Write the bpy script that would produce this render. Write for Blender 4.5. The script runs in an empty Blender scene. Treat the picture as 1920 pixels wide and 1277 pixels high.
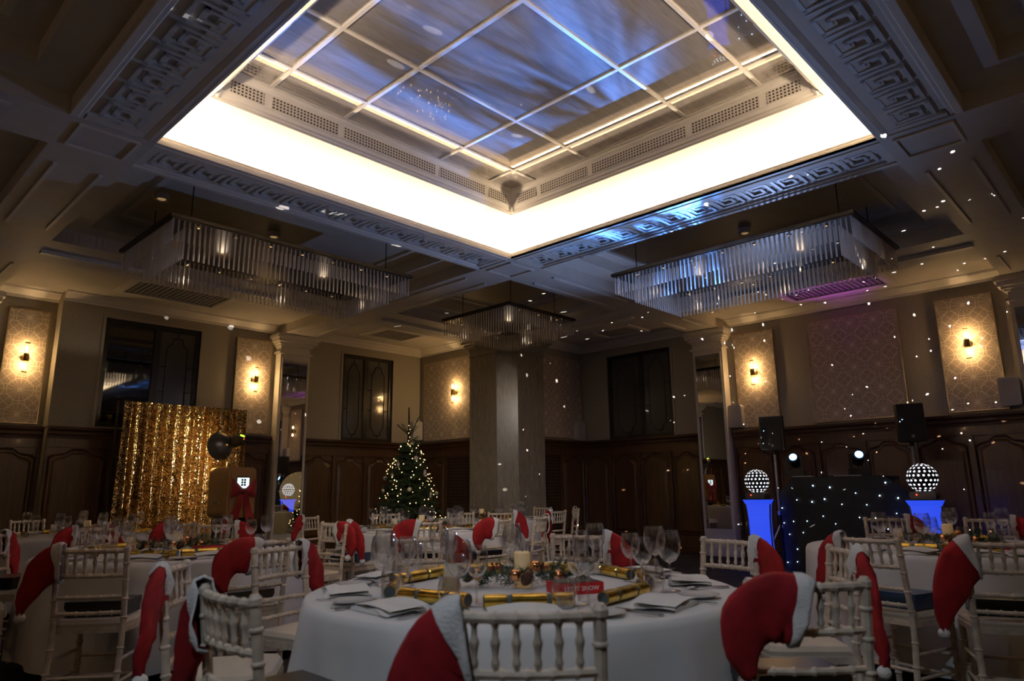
import bpy, math, random
from mathutils import Vector, Matrix
random.seed(7)
PI = math.pi
scene = bpy.context.scene
COL = scene.collection

# ------------------------------------------------------------------ camera
CAM_H = 1.16
def cam_axes(pitch, roll, yaw):
    f = Vector((math.cos(yaw)*math.cos(pitch), math.sin(yaw)*math.cos(pitch), math.sin(pitch)))
    r0 = Vector((math.sin(yaw), -math.cos(yaw), 0)); u0 = r0.cross(f)
    r = math.cos(roll)*r0 + math.sin(roll)*u0
    u = -math.sin(roll)*r0 + math.cos(roll)*u0
    return r, u, f
_r, _u, _f = cam_axes(.2129, -.0121, .7627)
cd = bpy.data.cameras.new('camera')
cam = bpy.data.objects.new('camera', cd); COL.objects.link(cam)
cd.sensor_width = 36.0; cd.sensor_fit = 'HORIZONTAL'; cd.lens = 1300/1920*36.0
cam.matrix_world = Matrix(((_r.x, _u.x, -_f.x, 0), (_r.y, _u.y, -_f.y, 0), (_r.z, _u.z, -_f.z, CAM_H), (0, 0, 0, 1)))
cd.clip_start = .05; cd.clip_end = 60
cd.dof.use_dof = True; cd.dof.focus_distance = 7.0; cd.dof.aperture_fstop = 2.8
scene.camera = cam

# ------------------------------------------------------------------ world, exposure
w = bpy.data.worlds.new('world'); scene.world = w; w.use_nodes = True
w.node_tree.nodes['Background'].inputs[0].default_value = (.02, .022, .03, 1)
w.node_tree.nodes['Background'].inputs[1].default_value = .3
vs = scene.view_settings
vs.view_transform = 'Standard'; vs.look = 'None'; vs.gamma = 1.0; vs.use_curve_mapping = False
vs.exposure = 0.0
cy = scene.cycles
cy.max_bounces = 8; cy.diffuse_bounces = 4; cy.glossy_bounces = 4; cy.transmission_bounces = 4; cy.transparent_max_bounces = 24
cy.sample_clamp_indirect = 4.0; cy.caustics_reflective = False; cy.caustics_refractive = False

# ------------------------------------------------------------------ dimensions
XW, YW = 11.77, 11.83             # right wall, left wall
XB, YB = -3.94, -4.59             # walls behind the camera
WX0, WX1, WY0, WY1 = 1.79, 6.04, 1.47, 5.77   # light well
BW = .63                          # beam width
ZS, ZC, ZC2 = 4.02, 4.18, 4.34    # beam soffit, ceiling, upper coffer
XJ, YJ = 2.62, 12.10              # recess of the left wall
BX, BY = 9.48, 9.19               # corner chimney-breast block
ZD = 2.15                         # top of the panelling
TZ = .735                         # table height

# ------------------------------------------------------------------ mesh helpers
class MB:
    def __init__(s): s.v = []; s.f = []
    def add(s, vs_, fs_):
        o = len(s.v); s.v += [tuple(v) for v in vs_]; s.f += [tuple(i+o for i in f) for f in fs_]; return s
    def box(s, x0, x1, y0, y1, z0, z1):
        return s.add([(x0,y0,z0),(x1,y0,z0),(x1,y1,z0),(x0,y1,z0),(x0,y0,z1),(x1,y0,z1),(x1,y1,z1),(x0,y1,z1)],
                     [(3,2,1,0),(4,5,6,7),(0,1,5,4),(1,2,6,5),(2,3,7,6),(3,0,4,7)])
    def quad(s, a, b, c, d): return s.add([a, b, c, d], [(0,1,2,3)])
    def prism(s, poly, axis, a0, a1):
        # polygon in the two other axes, extruded along axis
        n = len(poly); V = []
        for a in (a0, a1):
            for p in poly:
                V.append((a,p[0],p[1]) if axis == 0 else ((p[0],a,p[1]) if axis == 1 else (p[0],p[1],a)))
        F = [tuple(range(n-1,-1,-1)), tuple(range(n,2*n))]
        F += [(i,(i+1)%n,n+(i+1)%n,n+i) for i in range(n)]
        return s.add(V, F)
    def lathe(s, prof, n=16, c=(0,0,0), axis=2, cap=True):
        V = []; F = []; m = len(prof)
        for r, z in prof:
            for k in range(n):
                a = 2*PI*k/n; p = (r*math.cos(a), r*math.sin(a), z)
                if axis == 0: p = (p[2], p[0], p[1])
                elif axis == 1: p = (p[1], p[2], p[0])
                V.append((p[0]+c[0], p[1]+c[1], p[2]+c[2]))
        for i in range(m-1):
            for k in range(n):
                F.append((i*n+k, i*n+(k+1)%n, (i+1)*n+(k+1)%n, (i+1)*n+k))
        if cap:
            if prof[0][0] > 1e-6: F.append(tuple(range(n-1,-1,-1)))
            if prof[-1][0] > 1e-6: F.append(tuple((m-1)*n+k for k in range(n)))
        return s.add(V, F)
    def tube(s, pts, rad, n=8, cap=True):
        pts = [Vector(p) for p in pts]; m = len(pts)
        if not hasattr(rad, '__len__'): rad = [rad]*m
        V = []; F = []; up = None
        for i, p in enumerate(pts):
            t = (pts[min(i+1,m-1)] - pts[max(i-1,0)]).normalized()
            if up is None: up = Vector((0,0,1)) if abs(t.z) < .9 else Vector((1,0,0))
            a = t.cross(up)
            if a.length < 1e-5: a = t.cross(Vector((0,1,0)))
            a.normalize(); b = a.cross(t).normalized(); up = b
            for k in range(n):
                q = 2*PI*k/n; V.append(p + rad[i]*(math.cos(q)*a + math.sin(q)*b))
        for i in range(m-1):
            for k in range(n):
                F.append((i*n+k, i*n+(k+1)%n, (i+1)*n+(k+1)%n, (i+1)*n+k))
        if cap: F.append(tuple(range(n-1,-1,-1))); F.append(tuple((m-1)*n+k for k in range(n)))
        return s.add(V, F)
    def sphere(s, c, r, n=10, m=7, sc=(1,1,1)):
        V = [(c[0],c[1],c[2]-r*sc[2])]; F = []
        for i in range(1, m):
            ph = -PI/2 + PI*i/m
            for k in range(n):
                a = 2*PI*k/n
                V.append((c[0]+r*sc[0]*math.cos(ph)*math.cos(a), c[1]+r*sc[1]*math.cos(ph)*math.sin(a), c[2]+r*sc[2]*math.sin(ph)))
        V.append((c[0],c[1],c[2]+r*sc[2])); L = len(V)-1
        for k in range(n):
            F.append((0, 1+(k+1)%n, 1+k)); F.append((L, 1+(m-2)*n+k, 1+(m-2)*n+(k+1)%n))
        for i in range(m-2):
            for k in range(n):
                a = 1+i*n+k; b = 1+i*n+(k+1)%n; F.append((a, b, b+n, a+n))
        return s.add(V, F)
    def grid(s, fn, nu, nv, wrap=False):
        V = [fn(i/nu, j/nv) for j in range(nv+1) for i in range(nu+1)]
        F = [(j*(nu+1)+i, j*(nu+1)+i+1, (j+1)*(nu+1)+i+1, (j+1)*(nu+1)+i) for j in range(nv) for i in range(nu)]
        return s.add(V, F)
    def mesh(s, name, mat, smooth=False, angle=None):
        me = bpy.data.meshes.new(name); me.from_pydata(s.v, [], s.f); me.validate()
        if mat: me.materials.append(mat)
        if smooth: me.polygons.foreach_set('use_smooth', [True]*len(me.polygons))
        if angle:
            try: me.set_sharp_from_angle(angle=angle)
            except Exception: pass
        me.update(); return me
    def build(s, name, mat, parent=None, smooth=False, angle=None):
        return place(s.mesh(name, mat, smooth, angle), name, parent)

def place(me, name, parent=None, loc=(0,0,0), rot=(0,0,0), scale=(1,1,1)):
    o = bpy.data.objects.new(name, me); COL.objects.link(o)
    o.location = loc; o.rotation_euler = rot; o.scale = scale
    if parent: o.parent = parent
    return o
def tag(o, label=None, cat=None, group=None, kind=None):
    if label: o['label'] = label
    if cat: o['category'] = cat
    if group: o['group'] = group
    if kind: o['kind'] = kind
    return o
def empty(name, loc=(0,0,0), rz=0, label=None, cat=None, group=None, kind=None):
    o = bpy.data.objects.new(name, None); COL.objects.link(o); o.empty_display_size = .1
    o.location = loc; o.rotation_euler = (0,0,rz)
    return tag(o, label, cat, group, kind)
def copy_tree(o, loc=None, rot=None, label=None, group=None, parent=None):
    c = o.copy(); COL.objects.link(c); c.parent = parent
    if loc is not None: c.location = loc
    if rot is not None: c.rotation_euler = rot
    if label: c['label'] = label
    if group: c['group'] = group
    for ch in list(o.children): copy_tree(ch, parent=c)
    return c
SM = math.radians(35)

# ------------------------------------------------------------------ material helpers
class S:      # a socket with arithmetic
    def __init__(s, nt, out): s.nt = nt; s.o = out
    def _m(s, op, b=None, c=None):
        n = s.nt.nodes.new('ShaderNodeMath'); n.operation = op; s.nt.links.new(s.o, n.inputs[0])
        for i, q in ((1,b),(2,c)):
            if q is None: continue
            if isinstance(q, S): s.nt.links.new(q.o, n.inputs[i])
            else: n.inputs[i].default_value = q
        return S(s.nt, n.outputs[0])
    def __add__(s, b): return s._m('ADD', b)
    def __sub__(s, b): return s._m('SUBTRACT', b)
    def __mul__(s, b): return s._m('MULTIPLY', b)
    def __truediv__(s, b): return s._m('DIVIDE', b)
    def lt(s, b): return s._m('LESS_THAN', b)
    def gt(s, b): return s._m('GREATER_THAN', b)
    def abs(s): return s._m('ABSOLUTE')
    def frac(s): return s._m('FRACT')
    def sqrt(s): return s._m('SQRT')
    def max(s, b): return s._m('MAXIMUM', b)
    def min(s, b): return s._m('MINIMUM', b)
    def pow(s, b): return s._m('POWER', b)
def newmat(name):
    m = bpy.data.materials.new(name); m.use_nodes = True
    nt = m.node_tree; b = nt.nodes['Principled BSDF']; return m, nt, b
def setp(b, col=None, rough=None, metal=None, spec=None, trans=None, coat=None, emis=None, estr=None, sheen=None):
    if col is not None: b.inputs['Base Color'].default_value = (*col, 1)
    if rough is not None: b.inputs['Roughness'].default_value = rough
    if metal is not None: b.inputs['Metallic'].default_value = metal
    if spec is not None: b.inputs['Specular IOR Level'].default_value = spec
    if trans is not None: b.inputs['Transmission Weight'].default_value = trans
    if coat is not None: b.inputs['Coat Weight'].default_value = coat
    if sheen is not None: b.inputs['Sheen Weight'].default_value = sheen
    if emis is not None: b.inputs['Emission Color'].default_value = (*emis, 1)
    if estr is not None: b.inputs['Emission Strength'].default_value = estr
def coords(nt, which='Object', scale=(1,1,1)):
    t = nt.nodes.new('ShaderNodeTexCoord'); m = nt.nodes.new('ShaderNodeMapping')
    m.inputs['Scale'].default_value = scale; nt.links.new(t.outputs[which], m.inputs['Vector']); return m.outputs[0]
def ramp(nt, fac, stops):
    r = nt.nodes.new('ShaderNodeValToRGB'); e = r.color_ramp.elements
    while len(e) < len(stops): e.new(.5)
    for i, (p, c) in enumerate(stops): e[i].position = p; e[i].color = (*c, 1)
    nt.links.new(fac, r.inputs[0]); return r.outputs[0]
def noise(nt, vec, scale=5, detail=4, rough=.5, dist=0):
    n = nt.nodes.new('ShaderNodeTexNoise'); n.inputs['Scale'].default_value = scale; n.inputs['Detail'].default_value = detail
    n.inputs['Roughness'].default_value = rough; n.inputs['Distortion'].default_value = dist
    nt.links.new(vec, n.inputs['Vector']); return n.outputs['Fac']
def bump(nt, b, h, strength=.2, dist=.01):
    n = nt.nodes.new('ShaderNodeBump'); n.inputs['Strength'].default_value = strength; n.inputs['Distance'].default_value = dist
    nt.links.new(h, n.inputs['Height']); nt.links.new(n.outputs[0], b.inputs['Normal'])
def simple(name, col, rough=.5, metal=0, var=.12, scale=6, bmp=0, bscale=60, spec=.5, coat=0, sheen=0):
    m, nt, b = newmat(name); setp(b, col, rough, metal, spec, coat=coat, sheen=sheen)
    v = coords(nt); f = noise(nt, v, scale)
    lo = tuple(c*(1-var) for c in col); hi = tuple(min(1,c*(1+var)) for c in col)
    nt.links.new(ramp(nt, f, [(.3,lo),(.7,hi)]), b.inputs['Base Color'])
    if bmp: bump(nt, b, noise(nt, v, bscale, 3), bmp)
    return m
def emitter(name, col, strength):
    m, nt, b = newmat(name); setp(b, (0,0,0), .5, emis=col, estr=strength); return m
def wood(name, c0, c1, rough=.35, axis=2, scale=1.0, coat=.2):
    m, nt, b = newmat(name); setp(b, c0, rough, coat=coat)
    sc = [14*scale]*3; sc[axis] = 1.2*scale
    v = coords(nt, 'Object', tuple(sc)); f = noise(nt, v, 2.2, 6, .6, 1.2)
    nt.links.new(ramp(nt, f, [(.25,c0),(.75,c1)]), b.inputs['Base Color'])
    bump(nt, b, f, .08, .01); return m

M = {}
M['plaster'] = simple('ceiling_paint', (.72,.67,.60), .55, var=.04, bmp=.03)
M['trimwhite'] = simple('trim_paint', (.84,.79,.72), .45, var=.04)
M['cove'] = simple('cove_paint', (.86,.80,.70), .7, var=.03, scale=2)
M['keypaint'] = simple('key_paint', (.78,.78,.77), .35, var=.05)
M['wallpaper'] = simple('wallpaper', (.41,.375,.31), .6, var=.12, scale=40, bmp=.15, bscale=120)
M['surround'] = simple('window_surround', (.42,.37,.30), .5, var=.05)
M['wood'] = wood('dark_panelling', (.050,.022,.010), (.135,.066,.027))
M['woodrail'] = wood('dark_rail', (.048,.021,.010), (.11,.05,.021), axis=0)
M['marble'] = None
M['gilt'] = simple('gilt_edge', (.62,.47,.28), .35, .9, var=.1)
M['brass'] = simple('aged_brass', (.42,.29,.12), .35, 1, var=.15)
M['bronze'] = simple('bronze_frame', (.055,.045,.032), .4, .7, var=.2)
M['black'] = simple('black_paint', (.012,.012,.013), .4, var=.2)
M['blackmatt'] = simple('black_matt', (.010,.010,.011), .7, var=.3)
M['ebony'] = simple('window_black', (.014,.012,.010), .3, var=.2)
M['chrome'] = simple('steel', (.72,.72,.75), .16, 1, var=.05)
M['alu'] = simple('brushed_pole', (.55,.58,.65), .3, .85, var=.1)
M['chair'] = simple('limewash', (.64,.54,.43), .42, var=.22, scale=22)
M['cushion'] = simple('ivory_cushion', (.62,.54,.43), .8, var=.08, bmp=.1, sheen=.2)
M['linen'] = simple('white_linen', (.80,.79,.78), .75, var=.03, bmp=.08, bscale=220, sheen=.1)
M['napkin'] = simple('napkin_linen', (.84,.83,.80), .75, var=.03, bmp=.08, bscale=200)
M['china'] = simple('white_china', (.82,.81,.78), .15, var=.02)
M['red'] = simple('red_felt', (.30,.006,.011), .85, var=.25, scale=14, bmp=.15, bscale=160)
M['fur'] = simple('white_fur', (.80,.78,.76), .95, var=.08, bmp=.5, bscale=120, sheen=.4)
M['gold'] = simple('gold_foil', (.78,.52,.10), .24, 1, var=.3, scale=18, bmp=.15, bscale=40)
M['grey'] = simple('cracker_end', (.10,.11,.11), .6)
M['fir'] = simple('fir_needles', (.028,.060,.028), .6, var=.5, scale=20)
M['firfrost'] = simple('frosted_fir', (.16,.20,.16), .6, var=.5, scale=30)
M['bark'] = simple('bark', (.05,.032,.018), .8, var=.4, scale=30, bmp=.4)
M['copper'] = simple('copper_bauble', (.85,.42,.20), .15, 1, var=.1)
M['silver'] = simple('silver_bauble', (.62,.60,.58), .25, .8, var=.1)
M['pearl'] = simple('pearl_bauble', (.75,.70,.66), .35, var=.05)
M['cone'] = simple('pine_cone', (.10,.05,.03), .7, var=.5, scale=60, bmp=.6)
M['berry'] = simple('berry', (.30,.01,.02), .3, var=.2)
M['wax'] = None
M['card'] = simple('cream_card', (.78,.68,.50), .7, var=.04)
M['slice'] = wood('timber_block', (.42,.29,.16), (.55,.39,.23), .6, 2, 2, 0)
M['boxblack'] = simple('gift_box_black', (.010,.010,.012), .3, var=.2)
M['boxblue'] = simple('gift_box_blue', (.02,.05,.13), .35, var=.3)
M['redbox'] = simple('red_carton', (.55,.012,.02), .4, var=.06)
M['white'] = simple('print_white', (.85,.84,.82), .6, var=.02)
M['oak'] = wood('oak_veneer', (.40,.21,.07), (.56,.32,.12), .4, 2, 1)
M['dish'] = simple('grey_dish', (.16,.16,.165), .35, .5, var=.1)
M['spkwhite'] = simple('speaker_white', (.55,.53,.50), .5, var=.03)
M['ribbon'] = simple('red_ribbon', (.33,.008,.018), .45, var=.2, sheen=.4)
M['carpet'] = None
# polished marble column
m, nt, b = newmat('brown_marble'); setp(b, rough=.20)
v = coords(nt, 'Object', (6,6,.55)); f = noise(nt, v, 5.0, 10, .72, 1.6)
nt.links.new(ramp(nt, f, [(.25,(.16,.142,.115)),(.5,(.30,.265,.215)),(.62,(.42,.375,.31)),(.8,(.22,.192,.155))]), b.inputs['Base Color']); M['marble'] = m
# carpet
m, nt, b = newmat('dark_carpet'); setp(b, rough=.95)
v = coords(nt, 'Object', (1,1,1)); f = noise(nt, v, 9, 5)
nt.links.new(ramp(nt, f, [(.35,(.010,.009,.010)),(.65,(.030,.022,.020))]), b.inputs['Base Color']); bump(nt, b, noise(nt, v, 300, 2), .4); M['carpet'] = m
# LED candle wax
m, nt, b = newmat('ivory_wax'); setp(b, (.82,.66,.42), .5, emis=(1,.62,.25), estr=.10)
b.inputs['Subsurface Weight'].default_value = .0; M['wax'] = m
# patterned textile: lattice of circles and star lines (local x / z)
m, nt, b = newmat('star_lattice_panel'); setp(b, rough=.55)
t = nt.nodes.new('ShaderNodeTexCoord'); sp = nt.nodes.new('ShaderNodeSeparateXYZ'); nt.links.new(t.outputs['Object'], sp.inputs[0])
X = S(nt, sp.outputs[0]); Z = S(nt, sp.outputs[2])
TS = .36
def cell(a, off): return ((a/TS) + (100+off)).frac() - .5
px, pz = cell(X, .5), cell(Z, .5); qx, qz = cell(X, 0), cell(Z, 0)
def ln(d, wd): return d.abs().lt(wd)
r1 = (px*px + pz*pz).sqrt(); r2 = (qx*qx + qz*qz).sqrt()
mask = ln(r1-.455, .012)
for e in (ln(r1-.07, .012), ln(r2-.30, .012), ln(px, .010), ln(pz, .010), ln(px-pz, .014), ln(px+pz, .014), ln(px-pz*.5, .011)*r1.lt(.46), ln(px+pz*.5, .011)*r1.lt(.46), ln(px*.5-pz, .011)*r1.lt(.46), ln(px*.5+pz, .011)*r1.lt(.46)):
    mask = mask.max(e)
mx = nt.nodes.new('ShaderNodeMix'); mx.data_type = 'RGBA'; nt.links.new(mask.o, mx.inputs['Factor'])
mx.inputs['A'].default_value = (.47,.39,.315,1); mx.inputs['B'].default_value = (.80,.70,.58,1)
nt.links.new(mx.outputs['Result'], b.inputs['Base Color']); M['lattice'] = m
# perforated vent plate (local x / z)
m, nt, b = newmat('perforated_plate'); setp(b, rough=.5)
t = nt.nodes.new('ShaderNodeTexCoord'); sp = nt.nodes.new('ShaderNodeSeparateXYZ'); nt.links.new(t.outputs['Object'], sp.inputs[0])
X = S(nt, sp.outputs[0]); Z = S(nt, sp.outputs[2])
a = ((X/.034)+100).frac()-.5; c_ = ((Z/.03)+100).frac()-.5
mask = (a.abs().max(c_.abs())).lt(.26)
mx = nt.nodes.new('ShaderNodeMix'); mx.data_type = 'RGBA'; nt.links.new(mask.o, mx.inputs['Factor'])
mx.inputs['A'].default_value = (.66,.60,.53,1); mx.inputs['B'].default_value = (.015,.012,.01,1)
nt.links.new(mx.outputs['Result'], b.inputs['Base Color']); M['vent'] = m
# thin clear glass: cheap mix of transparent and mirror by view angle
def thin_glass(name, tint=(1,1,1), lo=.06, hi=.75, rough=.02):
    m = bpy.data.materials.new(name); m.use_nodes = True; nt = m.node_tree; nt.nodes.clear()
    o = nt.nodes.new('ShaderNodeOutputMaterial'); mix = nt.nodes.new('ShaderNodeMixShader')
    tr = nt.nodes.new('ShaderNodeBsdfTransparent'); gl = nt.nodes.new('ShaderNodeBsdfGlossy'); lw = nt.nodes.new('ShaderNodeLayerWeight')
    tr.inputs[0].default_value = (*tint,1); gl.inputs['Roughness'].default_value = rough; gl.inputs[0].default_value = (.95,.95,.95,1)
    lw.inputs['Blend'].default_value = .45
    mr = nt.nodes.new('ShaderNodeMapRange'); mr.inputs['To Min'].default_value = lo; mr.inputs['To Max'].default_value = hi
    nt.links.new(lw.outputs['Facing'], mr.inputs['Value']); nt.links.new(mr.outputs[0], mix.inputs[0])
    nt.links.new(tr.outputs[0], mix.inputs[1]); nt.links.new(gl.outputs[0], mix.inputs[2]); nt.links.new(mix.outputs[0], o.inputs[0]); return m
M['glass'] = thin_glass('clear_glass', (.95,.95,.95), .10, .85)
M['tubeglass'] = thin_glass('tube_glass', (.97,.95,.9), .03, .35)
def rod_glass():
    m = bpy.data.materials.new('rod_glass'); m.use_nodes = True; nt = m.node_tree; nt.nodes.clear()
    o = nt.nodes.new('ShaderNodeOutputMaterial'); mix = nt.nodes.new('ShaderNodeMixShader'); mix2 = nt.nodes.new('ShaderNodeMixShader')
    tr = nt.nodes.new('ShaderNodeBsdfTransparent'); df = nt.nodes.new('ShaderNodeBsdfTranslucent'); gl = nt.nodes.new('ShaderNodeBsdfGlossy')
    df.inputs[0].default_value = (.85,.76,.68,1); gl.inputs['Roughness'].default_value = .12
    mix.inputs[0].default_value = .28; mix2.inputs[0].default_value = .55
    nt.links.new(df.outputs[0], mix.inputs[1]); nt.links.new(gl.outputs[0], mix.inputs[2])
    nt.links.new(tr.outputs[0], mix2.inputs[1]); nt.links.new(mix.outputs[0], mix2.inputs[2]); nt.links.new(mix2.outputs[0], o.inputs[0]); return m
M['rod'] = rod_glass()
m, nt, b = newmat('mirror_glass'); setp(b, (.80,.80,.80), .01, 1); M['mirror'] = m
m, nt, b = newmat('night_window_glass'); setp(b, (.006,.007,.008), .03, 0, .9, coat=.6); M['nightglass'] = m
m, nt, b = newmat('obscured_glass'); setp(b, (.085,.085,.08), .12, 0, .6)
v = coords(nt); bump(nt, b, noise(nt, v, 25, 2), .1); M['obscured'] = m
# skylight panes: pale brushed sheet under a reflective coat
m = bpy.data.materials.new('skylight_pane'); m.use_nodes = True; nt = m.node_tree; nt.nodes.clear()
o = nt.nodes.new('ShaderNodeOutputMaterial'); mix = nt.nodes.new('ShaderNodeMixShader'); df = nt.nodes.new('ShaderNodeBsdfDiffuse'); gl = nt.nodes.new('ShaderNodeBsdfGlossy')
v = coords(nt, 'Object', (1.0,7,1)); f = noise(nt, v, 2.0, 7, .6, 1.5)
nt.links.new(ramp(nt, f, [(.3,(.40,.37,.36)),(.7,(.56,.52,.50))]), df.inputs[0])
gl.inputs['Roughness'].default_value = .025; gl.inputs[0].default_value = (.74,.70,.64,1)
lw = nt.nodes.new('ShaderNodeLayerWeight'); lw.inputs['Blend'].default_value = .3
mr = nt.nodes.new('ShaderNodeMapRange'); mr.inputs['To Min'].default_value = .35; mr.inputs['To Max'].default_value = .8
nt.links.new(lw.outputs['Facing'], mr.inputs['Value']); nt.links.new(mr.outputs[0], mix.inputs[0])
nt.links.new(df.outputs[0], mix.inputs[1]); nt.links.new(gl.outputs[0], mix.inputs[2]); nt.links.new(mix.outputs[0], o.inputs[0]); M['pane'] = m
# gold sequins: every sequin is a tiny tilted mirror
m, nt, b = newmat('gold_sequins'); setp(b, (.72,.42,.12), .22, 1)
v = coords(nt, 'Object', (1,1,1)); vo = nt.nodes.new('ShaderNodeTexVoronoi'); vo.inputs['Scale'].default_value = 75; nt.links.new(v, vo.inputs['Vector'])
sub = nt.nodes.new('ShaderNodeVectorMath'); sub.operation = 'SUBTRACT'; nt.links.new(vo.outputs['Color'], sub.inputs[0]); sub.inputs[1].default_value = (.5,.5,.5)
sc_ = nt.nodes.new('ShaderNodeVectorMath'); sc_.operation = 'SCALE'; sc_.inputs['Scale'].default_value = 1.0; nt.links.new(sub.outputs[0], sc_.inputs[0])
ge = nt.nodes.new('ShaderNodeNewGeometry'); ad = nt.nodes.new('ShaderNodeVectorMath'); ad.operation = 'ADD'
nt.links.new(ge.outputs['Normal'], ad.inputs[0]); nt.links.new(sc_.outputs[0], ad.inputs[1])
nn = nt.nodes.new('ShaderNodeVectorMath'); nn.operation = 'NORMALIZE'; nt.links.new(ad.outputs[0], nn.inputs[0]); nt.links.new(nn.outputs[0], b.inputs['Normal'])
sv = nt.nodes.new('ShaderNodeSeparateColor'); nt.links.new(vo.outputs['Color'], sv.inputs[0])
nt.links.new(ramp(nt, sv.outputs[2], [(.0,(.30,.17,.05)),(.6,(.74,.50,.20)),(1,(1,.86,.58))]), b.inputs['Base Color']); M['sequin'] = m
# self-lit things
M['led'] = emitter('cove_led', (1,.78,.54), 62)
M['bulb'] = emitter('sconce_bulb', (1,.62,.25), 60)
M['fairy'] = emitter('fairy_bulb', (1,.66,.26), 6)
M['star'] = emitter('star_led', (.55,.80,1), 16)
M['spotlens'] = emitter('moving_head_lens', (.22,.50,1), 7)
M['balldot'] = emitter('ball_window', (.86,.90,1), 2.4)
M['redled'] = emitter('red_led', (1,.04,.02), 8)
M['greenled'] = emitter('green_display', (.5,1,.05), 2)
M['blueled'] = emitter('blue_led', (.3,.6,1), 10)
M['warmspot'] = emitter('downlight_lens', (1,.6,.25), .25)
m, nt, b = newmat('blue_lycra'); setp(b, (.05,.08,.3), .6)
v = coords(nt, 'Object', (1,1,1)); sp = nt.nodes.new('ShaderNodeSeparateXYZ'); nt.links.new(v, sp.inputs[0])
nt.links.new(ramp(nt, noise(nt, v, 1.2, 1), [(.3,(.01,.07,.9)),(.7,(.05,.10,1))]), b.inputs['Emission Color']); b.inputs['Emission Strength'].default_value = .85; M['lycra'] = m
m, nt, b = newmat('booth_screen'); setp(b, (.1,.1,.1), .2, emis=(.85,.97,1), estr=1.1); M['screen'] = m

# ------------------------------------------------------------------ large lights (booth fixtures and added fill spots)
def point(name, loc, col, power, radius=.03):
    l = bpy.data.lights.new(name, 'POINT'); l.color = col; l.energy = power; l.shadow_soft_size = radius
    o = bpy.data.objects.new(name, l); COL.objects.link(o); o.location = loc; o['kind'] = 'helper'; return o
def spot(name, loc, target, col, power, angle, blend=.3, radius=.03):
    l = bpy.data.lights.new(name, 'SPOT'); l.color = col; l.energy = power; l.shadow_soft_size = radius
    l.spot_size = math.radians(angle); l.spot_blend = blend
    o = bpy.data.objects.new(name, l); COL.objects.link(o); o.location = loc; o['kind'] = 'helper'
    o.rotation_euler = (Vector(target)-Vector(loc)).to_track_quat('-Z','Y').to_euler(); return o
def gobo(lightobj, builder):
    l = lightobj.data; l.use_nodes = True; nt = l.node_tree; em = nt.nodes['Emission']
    t = nt.nodes.new('ShaderNodeTexCoord'); builder(nt, em, t.outputs['Normal'])
def cloud_gobo(scale, lo, hi, seed):
    def bld(nt, em, vec):
        mp = nt.nodes.new('ShaderNodeMapping'); mp.inputs['Location'].default_value = (seed, seed*.7, 0); mp.inputs['Scale'].default_value = (scale, scale*.45, scale)
        nt.links.new(vec, mp.inputs[0]); f = noise(nt, mp.outputs[0], 1.0, 5, .62, 1.2)
        mr = nt.nodes.new('ShaderNodeMapRange'); mr.inputs['From Min'].default_value = lo; mr.inputs['From Max'].default_value = hi
        nt.links.new(f, mr.inputs['Value']); nt.links.new(mr.outputs[0], em.inputs['Strength'])
    return bld
def dots_gobo(scale, size, strength, seed):
    def bld(nt, em, vec):
        mp = nt.nodes.new('ShaderNodeMapping'); mp.inputs['Location'].default_value = (seed, seed*1.3, seed*.6); nt.links.new(vec, mp.inputs[0])
        vo = nt.nodes.new('ShaderNodeTexVoronoi'); vo.inputs['Scale'].default_value = scale; vo.inputs['Randomness'].default_value = .8
        nt.links.new(mp.outputs[0], vo.inputs['Vector'])
        nt.links.new((S(nt, vo.outputs['Distance']).lt(size)*strength).o, em.inputs['Strength'])
    return bld
# unseen fill spots added above the camera, on beams and in a coffer
spot('added_fill_spot', (.10,1.155,ZS-.08), (5.5,6.7,.8), (1,.92,.82), 330, 36, .9, .06)
spot('added_fill_spot', (1.47,-.20,ZS-.08), (7.5,8.2,1.2), (1,.92,.82), 420, 32, .9, .06)
spot('added_fill_spot', (-.9,.35,ZC2-.06), (1.9,1.8,.5), (.70,.84,1), 380, 60, .9, .06)
# moving heads of the disc jockey
MH1, MH2 = (10.25,4.13,1.52), (10.25,3.25,1.50)
gobo(spot('moving_head_beam', (MH1[0]-.16,MH1[1],MH1[2]+.02), (4.1,3.7,4.7), (.09,.29,1), 13500, 24, .7, .02), cloud_gobo(9, .44, .64, 3.1))
gobo(spot('moving_head_beam', (MH2[0]-.16,MH2[1],MH2[2]+.02), (6.35,4.75,4.02), (.04,.30,1), 420, 13, .7, .02), cloud_gobo(16, .30, .62, 8.4))
spot('moving_head_wash', (MH1[0]-.16,MH1[1]-.1,MH1[2]+.02), (4.6,4.2,4.4), (.36,.52,1), 420, 84, 1.0, .05)
# magenta uplighter on the floor behind the booth
spot('uplighter_beam', (11.25,3.75,.32), (10.93,3.6,4.2), (.72,.10,1), 200, 26, .9, .05)

# ================================================================== STRUCTURE
fl = MB().box(XB-.3, XW+.3, YB-.3, YJ+.3, -.2, 0).build('floor', M['carpet'])
tag(fl, 'dark patterned carpet floor of the ballroom', 'floor', kind='structure')

# ---------- ceiling: slab, beams, coffers
ceil = empty('ceiling', (0,0,0), label='coffered off-white ballroom ceiling with beams and stepped recesses', cat='ceiling', kind='structure')
XI = [(-1.37, WX0-BW), (WX0, WX1), (WX1+BW, 9.2)]
YI = [(-1.74, WY0-BW), (WY0, WY1), (WY1+BW, 8.98)]
RX0, RX1, RY0, RY1 = -2.27, 10.1, -2.66, 9.9      # outer edge of the ring beams
def slab(x0, x1, y0, y1, z0, z1, name, mat='plaster'): return MB().box(x0, x1, y0, y1, z0, z1).build(name, M[mat], ceil)
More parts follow.
